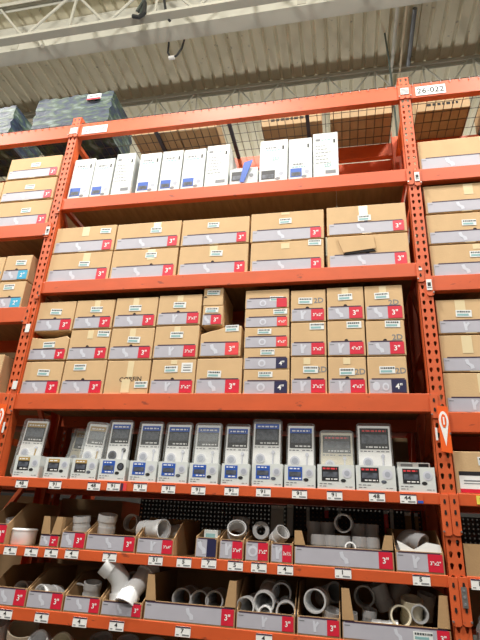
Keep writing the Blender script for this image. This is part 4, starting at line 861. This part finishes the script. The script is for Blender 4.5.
# lower row
def pend(k,r=None,L=.2,d=(0,-1,.05),lab='',m=PVCG,dx=0,dy=0,dz=0):
    f=F[k]; return coupling((f[0]+dx,f[1]+L/2*.9+dy,f[2]+dz),r or f[3],L,d,lab,m)
pend('b0r',.043,.12,(.1,-1,.1),'shaded ring in the lower bin at the left picture edge')
coupling((.465,.09,B7+.058),.052,.13,(-.35,-1,.1),'bright white curved fitting in the second lower bin',PVC)
pend('b2r',.047,.12,(.1,-1,.15),'ring facing out at the left of the bin before the elbows',PVC)
coupling((.711,.10,B7+.095),.048,.09,(.1,-.2,1),'short coupling standing in the bin before the elbows',PVCG)
# big white elbows
bent([(.893,.085,1.115),(.885,.085,1.19),(.872,.075,1.235),(.835,.06,1.275),(.795,.045,1.305)],.059,'big white elbow standing upright and bending left above its bin')
bent([(1.0,.19,1.285),(.985,.14,1.245),(.972,.095,1.21),(.955,.05,1.165),(.945,.022,1.125)],.055,'big white elbow lying against the upright one, open mouth facing down')
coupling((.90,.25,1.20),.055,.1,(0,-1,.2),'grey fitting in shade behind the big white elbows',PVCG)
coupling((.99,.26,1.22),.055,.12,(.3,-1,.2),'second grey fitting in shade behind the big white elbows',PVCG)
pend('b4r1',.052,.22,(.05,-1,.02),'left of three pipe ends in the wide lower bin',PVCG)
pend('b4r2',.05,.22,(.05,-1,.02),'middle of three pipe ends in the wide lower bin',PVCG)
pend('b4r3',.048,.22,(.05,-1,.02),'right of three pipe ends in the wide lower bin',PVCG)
pend('b5a',.047,.22,(-.12,-1,.0),'white rimmed pipe end, left front of the packed lower bin',PVC)
pend('b5b',.053,.24,(.0,-1,-.18),'white rimmed pipe end, highest in the packed lower bin',PVC)
pend('b5c',.05,.18,(.1,-1,.0),'grey pipe end at the upper right of the packed lower bin',PVCG)
pend('b5d',.034,.2,(0,-1,0),'small pipe end, middle front of the packed lower bin',PVC)
pend('b5e',.05,.22,(.1,-1,0),'white rimmed pipe end, right front of the packed lower bin',PVC)
pend('b6r',.055,.12,(-.15,-1,.0),'large white ring fitting facing out of the lower bin',PVC)
pend('b6s',.05,.16,(.5,-1,.3),'grey ring fitting in shade behind the large white one',PVCG)
coupling((1.99,.10,1.125),.045,.1,(.2,-.3,1),'grey coupling low in the bin of the large white ring',PVCG)
pend('b7a',.052,.12,(-.15,-1,.0),'grey ring facing out at the upper left of the widest lower bin',PVCG)
coupling(at('b7b',0,.05,0),.047,.12,(.45,.2,-1),'tilted grey coupling right of the upper left ring of the widest lower bin',PVCG)
coupling(at('b7c',0,.02,-.03),.052,.11,(.05,-.35,1),'open grey coupling standing in the middle of the widest lower bin',PVCC)
pend('b7d',.047,.16,(.0,-1,.1),'grey ring at the front of the widest lower bin',PVCC)
coupling(at('b7e',0,0,-.03),.036,.09,(.1,-.2,1),'small grey coupling standing low in the widest lower bin',PVCG)
coupling(at('b7f',0,.02,-.03),.045,.12,(.2,-.2,1),'grey coupling in shade near the right flap of the widest lower bin',PVCG)
coupling(at('b7g',.01,0,-.04),.03,.08,(0,-.2,1),'small grey bushing near the left flap of the widest lower bin',PVCG)
coupling(at('b7h',0,0,-.03),.05,.14,(.6,.1,.8),'grey coupling at the very back of the widest lower bin',PVCG)
pend('b7i',.04,.16,(.0,-1,.1),'grey ring near the right flap of the widest lower bin',PVCG)
coupling((2.245,.06,1.115),.038,.12,(1,-.1,.05),'grey bushing lying low in the widest lower bin',PVCG)
# bottom shelf big fittings
for i,(x,y,r,L,d,lab,m) in enumerate(((.13,.16,.088,.2,(.05,-.35,1),'large grey fitting on the bottom shelf at the left picture edge',PVCG),(.325,.14,.08,.2,(.25,-.5,1),'large cream fitting on the bottom shelf, second from the left',PVCC),(.475,.12,.060,.16,(-.12,-1,.55),'white open pipe end on the bottom shelf, left of two bright ones',PVC),(.605,.12,.060,.16,(-.05,-1,.55),'cream open pipe end on the bottom shelf, right of two bright ones',PVCC),(.77,.2,.06,.18,(.05,-.4,1),'grey fitting in shade on the bottom shelf, third from the right',PVCG),(.92,.2,.06,.18,(.05,-.4,1),'grey fitting in shade on the bottom shelf, second from the right',PVCG),(1.07,.2,.06,.18,(.05,-.4,1),'grey fitting in shade on the bottom shelf, rightmost',PVCG))):
    coupling((x,y,.875-.02*(i>3)),r,L,d,lab,m,'fittings on the bottom shelf')
tag(obj('glue_bottle',MB().lathe([(0,0),(.022,0),(.022,.14),(.010,.16),(.010,.185),(.014,.186),(.014,.21),(0,.21)],WHITE,20,Matrix.Translation((.672,.08,B8)),closed=False),smooth=True),'small white bottle between the bottom shelf fittings','bottle')
# hanging packs on the pegboard
for i,(x0,x1,z0,z1,m,lab) in enumerate(((1.62,1.70,1.50,1.66,BOXW,'white hanging pack on the pegboard above the thick grey ring'),(1.72,1.76,1.49,1.67,BOXW,'narrow white hanging pack on the pegboard, right of the wide one'),(2.30,2.325,1.53,1.66,RED2,'thin pinkish hanging pack on the pegboard, left of the dark ones'),(2.335,2.355,1.53,1.67,BOXW,'thin white hanging pack on the pegboard above the torn liner'),(2.42,2.455,1.53,1.655,KRAFT2,'thin brown hanging pack on the pegboard near the right upright'),(2.475,2.495,1.53,1.655,KRAFT2,'thinnest brown hanging pack nearest the right upright'),(1.84,1.86,1.54,1.66,BOXW,'thin pale hanging pack on the pegboard above the widest bin, left'),(1.95,1.975,1.60,1.665,RED2,'short red hanging pack on the pegboard above the widest bin'),(2.03,2.05,1.60,1.665,BOXW,'short white hanging pack on the pegboard above the widest bin'))):
    t=thing('hanging_pack',lab,'hanging pack',((x0+x1)/2,.55,z0),'packs hanging on the pegboard')
    obj('pouch',MB().box(x0,x1,.535,.555,z0,z1-.02,m),t,bevel=.004); obj('hanger_card',MB().box(x0,x1,.545,.548,z1-.022,z1,WHITE),t)
    obj('peg_hook',MB().tube([((x0+x1)/2,.53,z1-.006),((x0+x1)/2,.617,z1-.006)],.002,METAL,6),t)
# plastic bag on right bay
mb=MB(); rnd=random.Random(3)
t=thing('plastic_bag','crumpled clear plastic bag of white parts at the lower right corner','bag',(2.72,.06,1.0))
vs=[];n=14;mm=9
for j in range(mm):
    for i in range(n):
        a=2*PI*i/n; r=.09*(1-.35*(j/(mm-1))**2)*(1+rnd.uniform(-.12,.12)); vs.append((2.73+r*math.cos(a),.07+.6*r*math.sin(a),1.02+.19*j/(mm-1)+rnd.uniform(-.008,.008)))
fs=[(j*n+i,j*n+(i+1)%n,(j+1)*n+(i+1)%n,(j+1)*n+i) for j in range(mm-1) for i in range(n)]+[tuple(range((mm-1)*n,mm*n)),tuple(range(n-1,-1,-1))]
obj('bag_film',MB().add(vs,fs,plastic('bag_film',.3)),t,smooth=True)
obj('bagged_part',MB().tube([(2.69,.07,1.03),(2.70,.07,1.13)],.03,PVC,14,ri=.005),t,smooth=True); obj('bagged_part',MB().tube([(2.76,.08,1.03),(2.76,.07,1.12)],.028,PVC,14,ri=.005),t,smooth=True)
beam(rx0,rx1,1.018,.05,'orange right bay narrow beam under the plastic bag',conn=.19); boarddeck(rx0,rx1-1.2,1.018,'brown board deck under the right bay plastic bag')
# ------------------------------------------------------------ light
def lamp(x,y,z,p,r=.3,col=(1,.97,.9)):
    d=bpy.data.lights.new('high_bay_or_fill_lamp','POINT'); d.energy=p; d.shadow_soft_size=r; d.color=col
    o=bpy.data.objects.new('high_bay_or_fill_lamp',d); COL.objects.link(o); o.location=(x,y,z)
def disk_lamp(x,y,z,p):
    d=bpy.data.lights.new('high_bay_or_fill_lamp','AREA'); d.shape='DISK'; d.size=.55; d.energy=p; d.color=(1,.97,.91)
    o=bpy.data.objects.new('high_bay_or_fill_lamp',d); COL.objects.link(o); o.location=(x,y,z)
for x in (-2.2,2.8): disk_lamp(x,-5.2,7.6,LP*F2)  # fill lamps added out of view to brighten the bin interiors
for x in (-3.4,.6,4.6):
    disk_lamp(x,LY,LZ,LP); lamp(x,LY,LZ,LP*UP)
for x in (-3.4,.6,4.6):
    disk_lamp(x,7.5,7.6,LP*.5); lamp(x,7.5,7.2,LP*UP*1.0)
w=bpy.data.worlds.new('hall'); bpy.context.scene.world=w; w.use_nodes=True
w.node_tree.nodes['Background'].inputs[0].default_value=(.95,.96,1,1); w.node_tree.nodes['Background'].inputs[1].default_value=WS
# ------------------------------------------------------------ camera
cd=bpy.data.cameras.new('camera'); cam=bpy.data.objects.new('camera',cd); COL.objects.link(cam)
Rv=Vector((0.97946784,0.19479119,0.05195322)); Uv=Vector((0.03000441,-0.39568523,0.91789593)); Fv=Vector((-0.19935516,0.89749072,0.39340555))
m=Matrix((( Rv.x,Uv.x,-Fv.x,2.07623),(Rv.y,Uv.y,-Fv.y,-2.71751),(Rv.z,Uv.z,-Fv.z,1.50908),(0,0,0,1)))
cam.matrix_world=m; cd.sensor_fit='VERTICAL'; cd.sensor_height=36; cd.lens=36*489.198/640; cd.clip_end=100
sc=bpy.context.scene; sc.camera=cam
sc.view_settings.view_transform='Standard'; sc.view_settings.look='None'; sc.view_settings.gamma=1; sc.view_settings.use_curve_mapping=False
sc.view_settings.exposure=EX
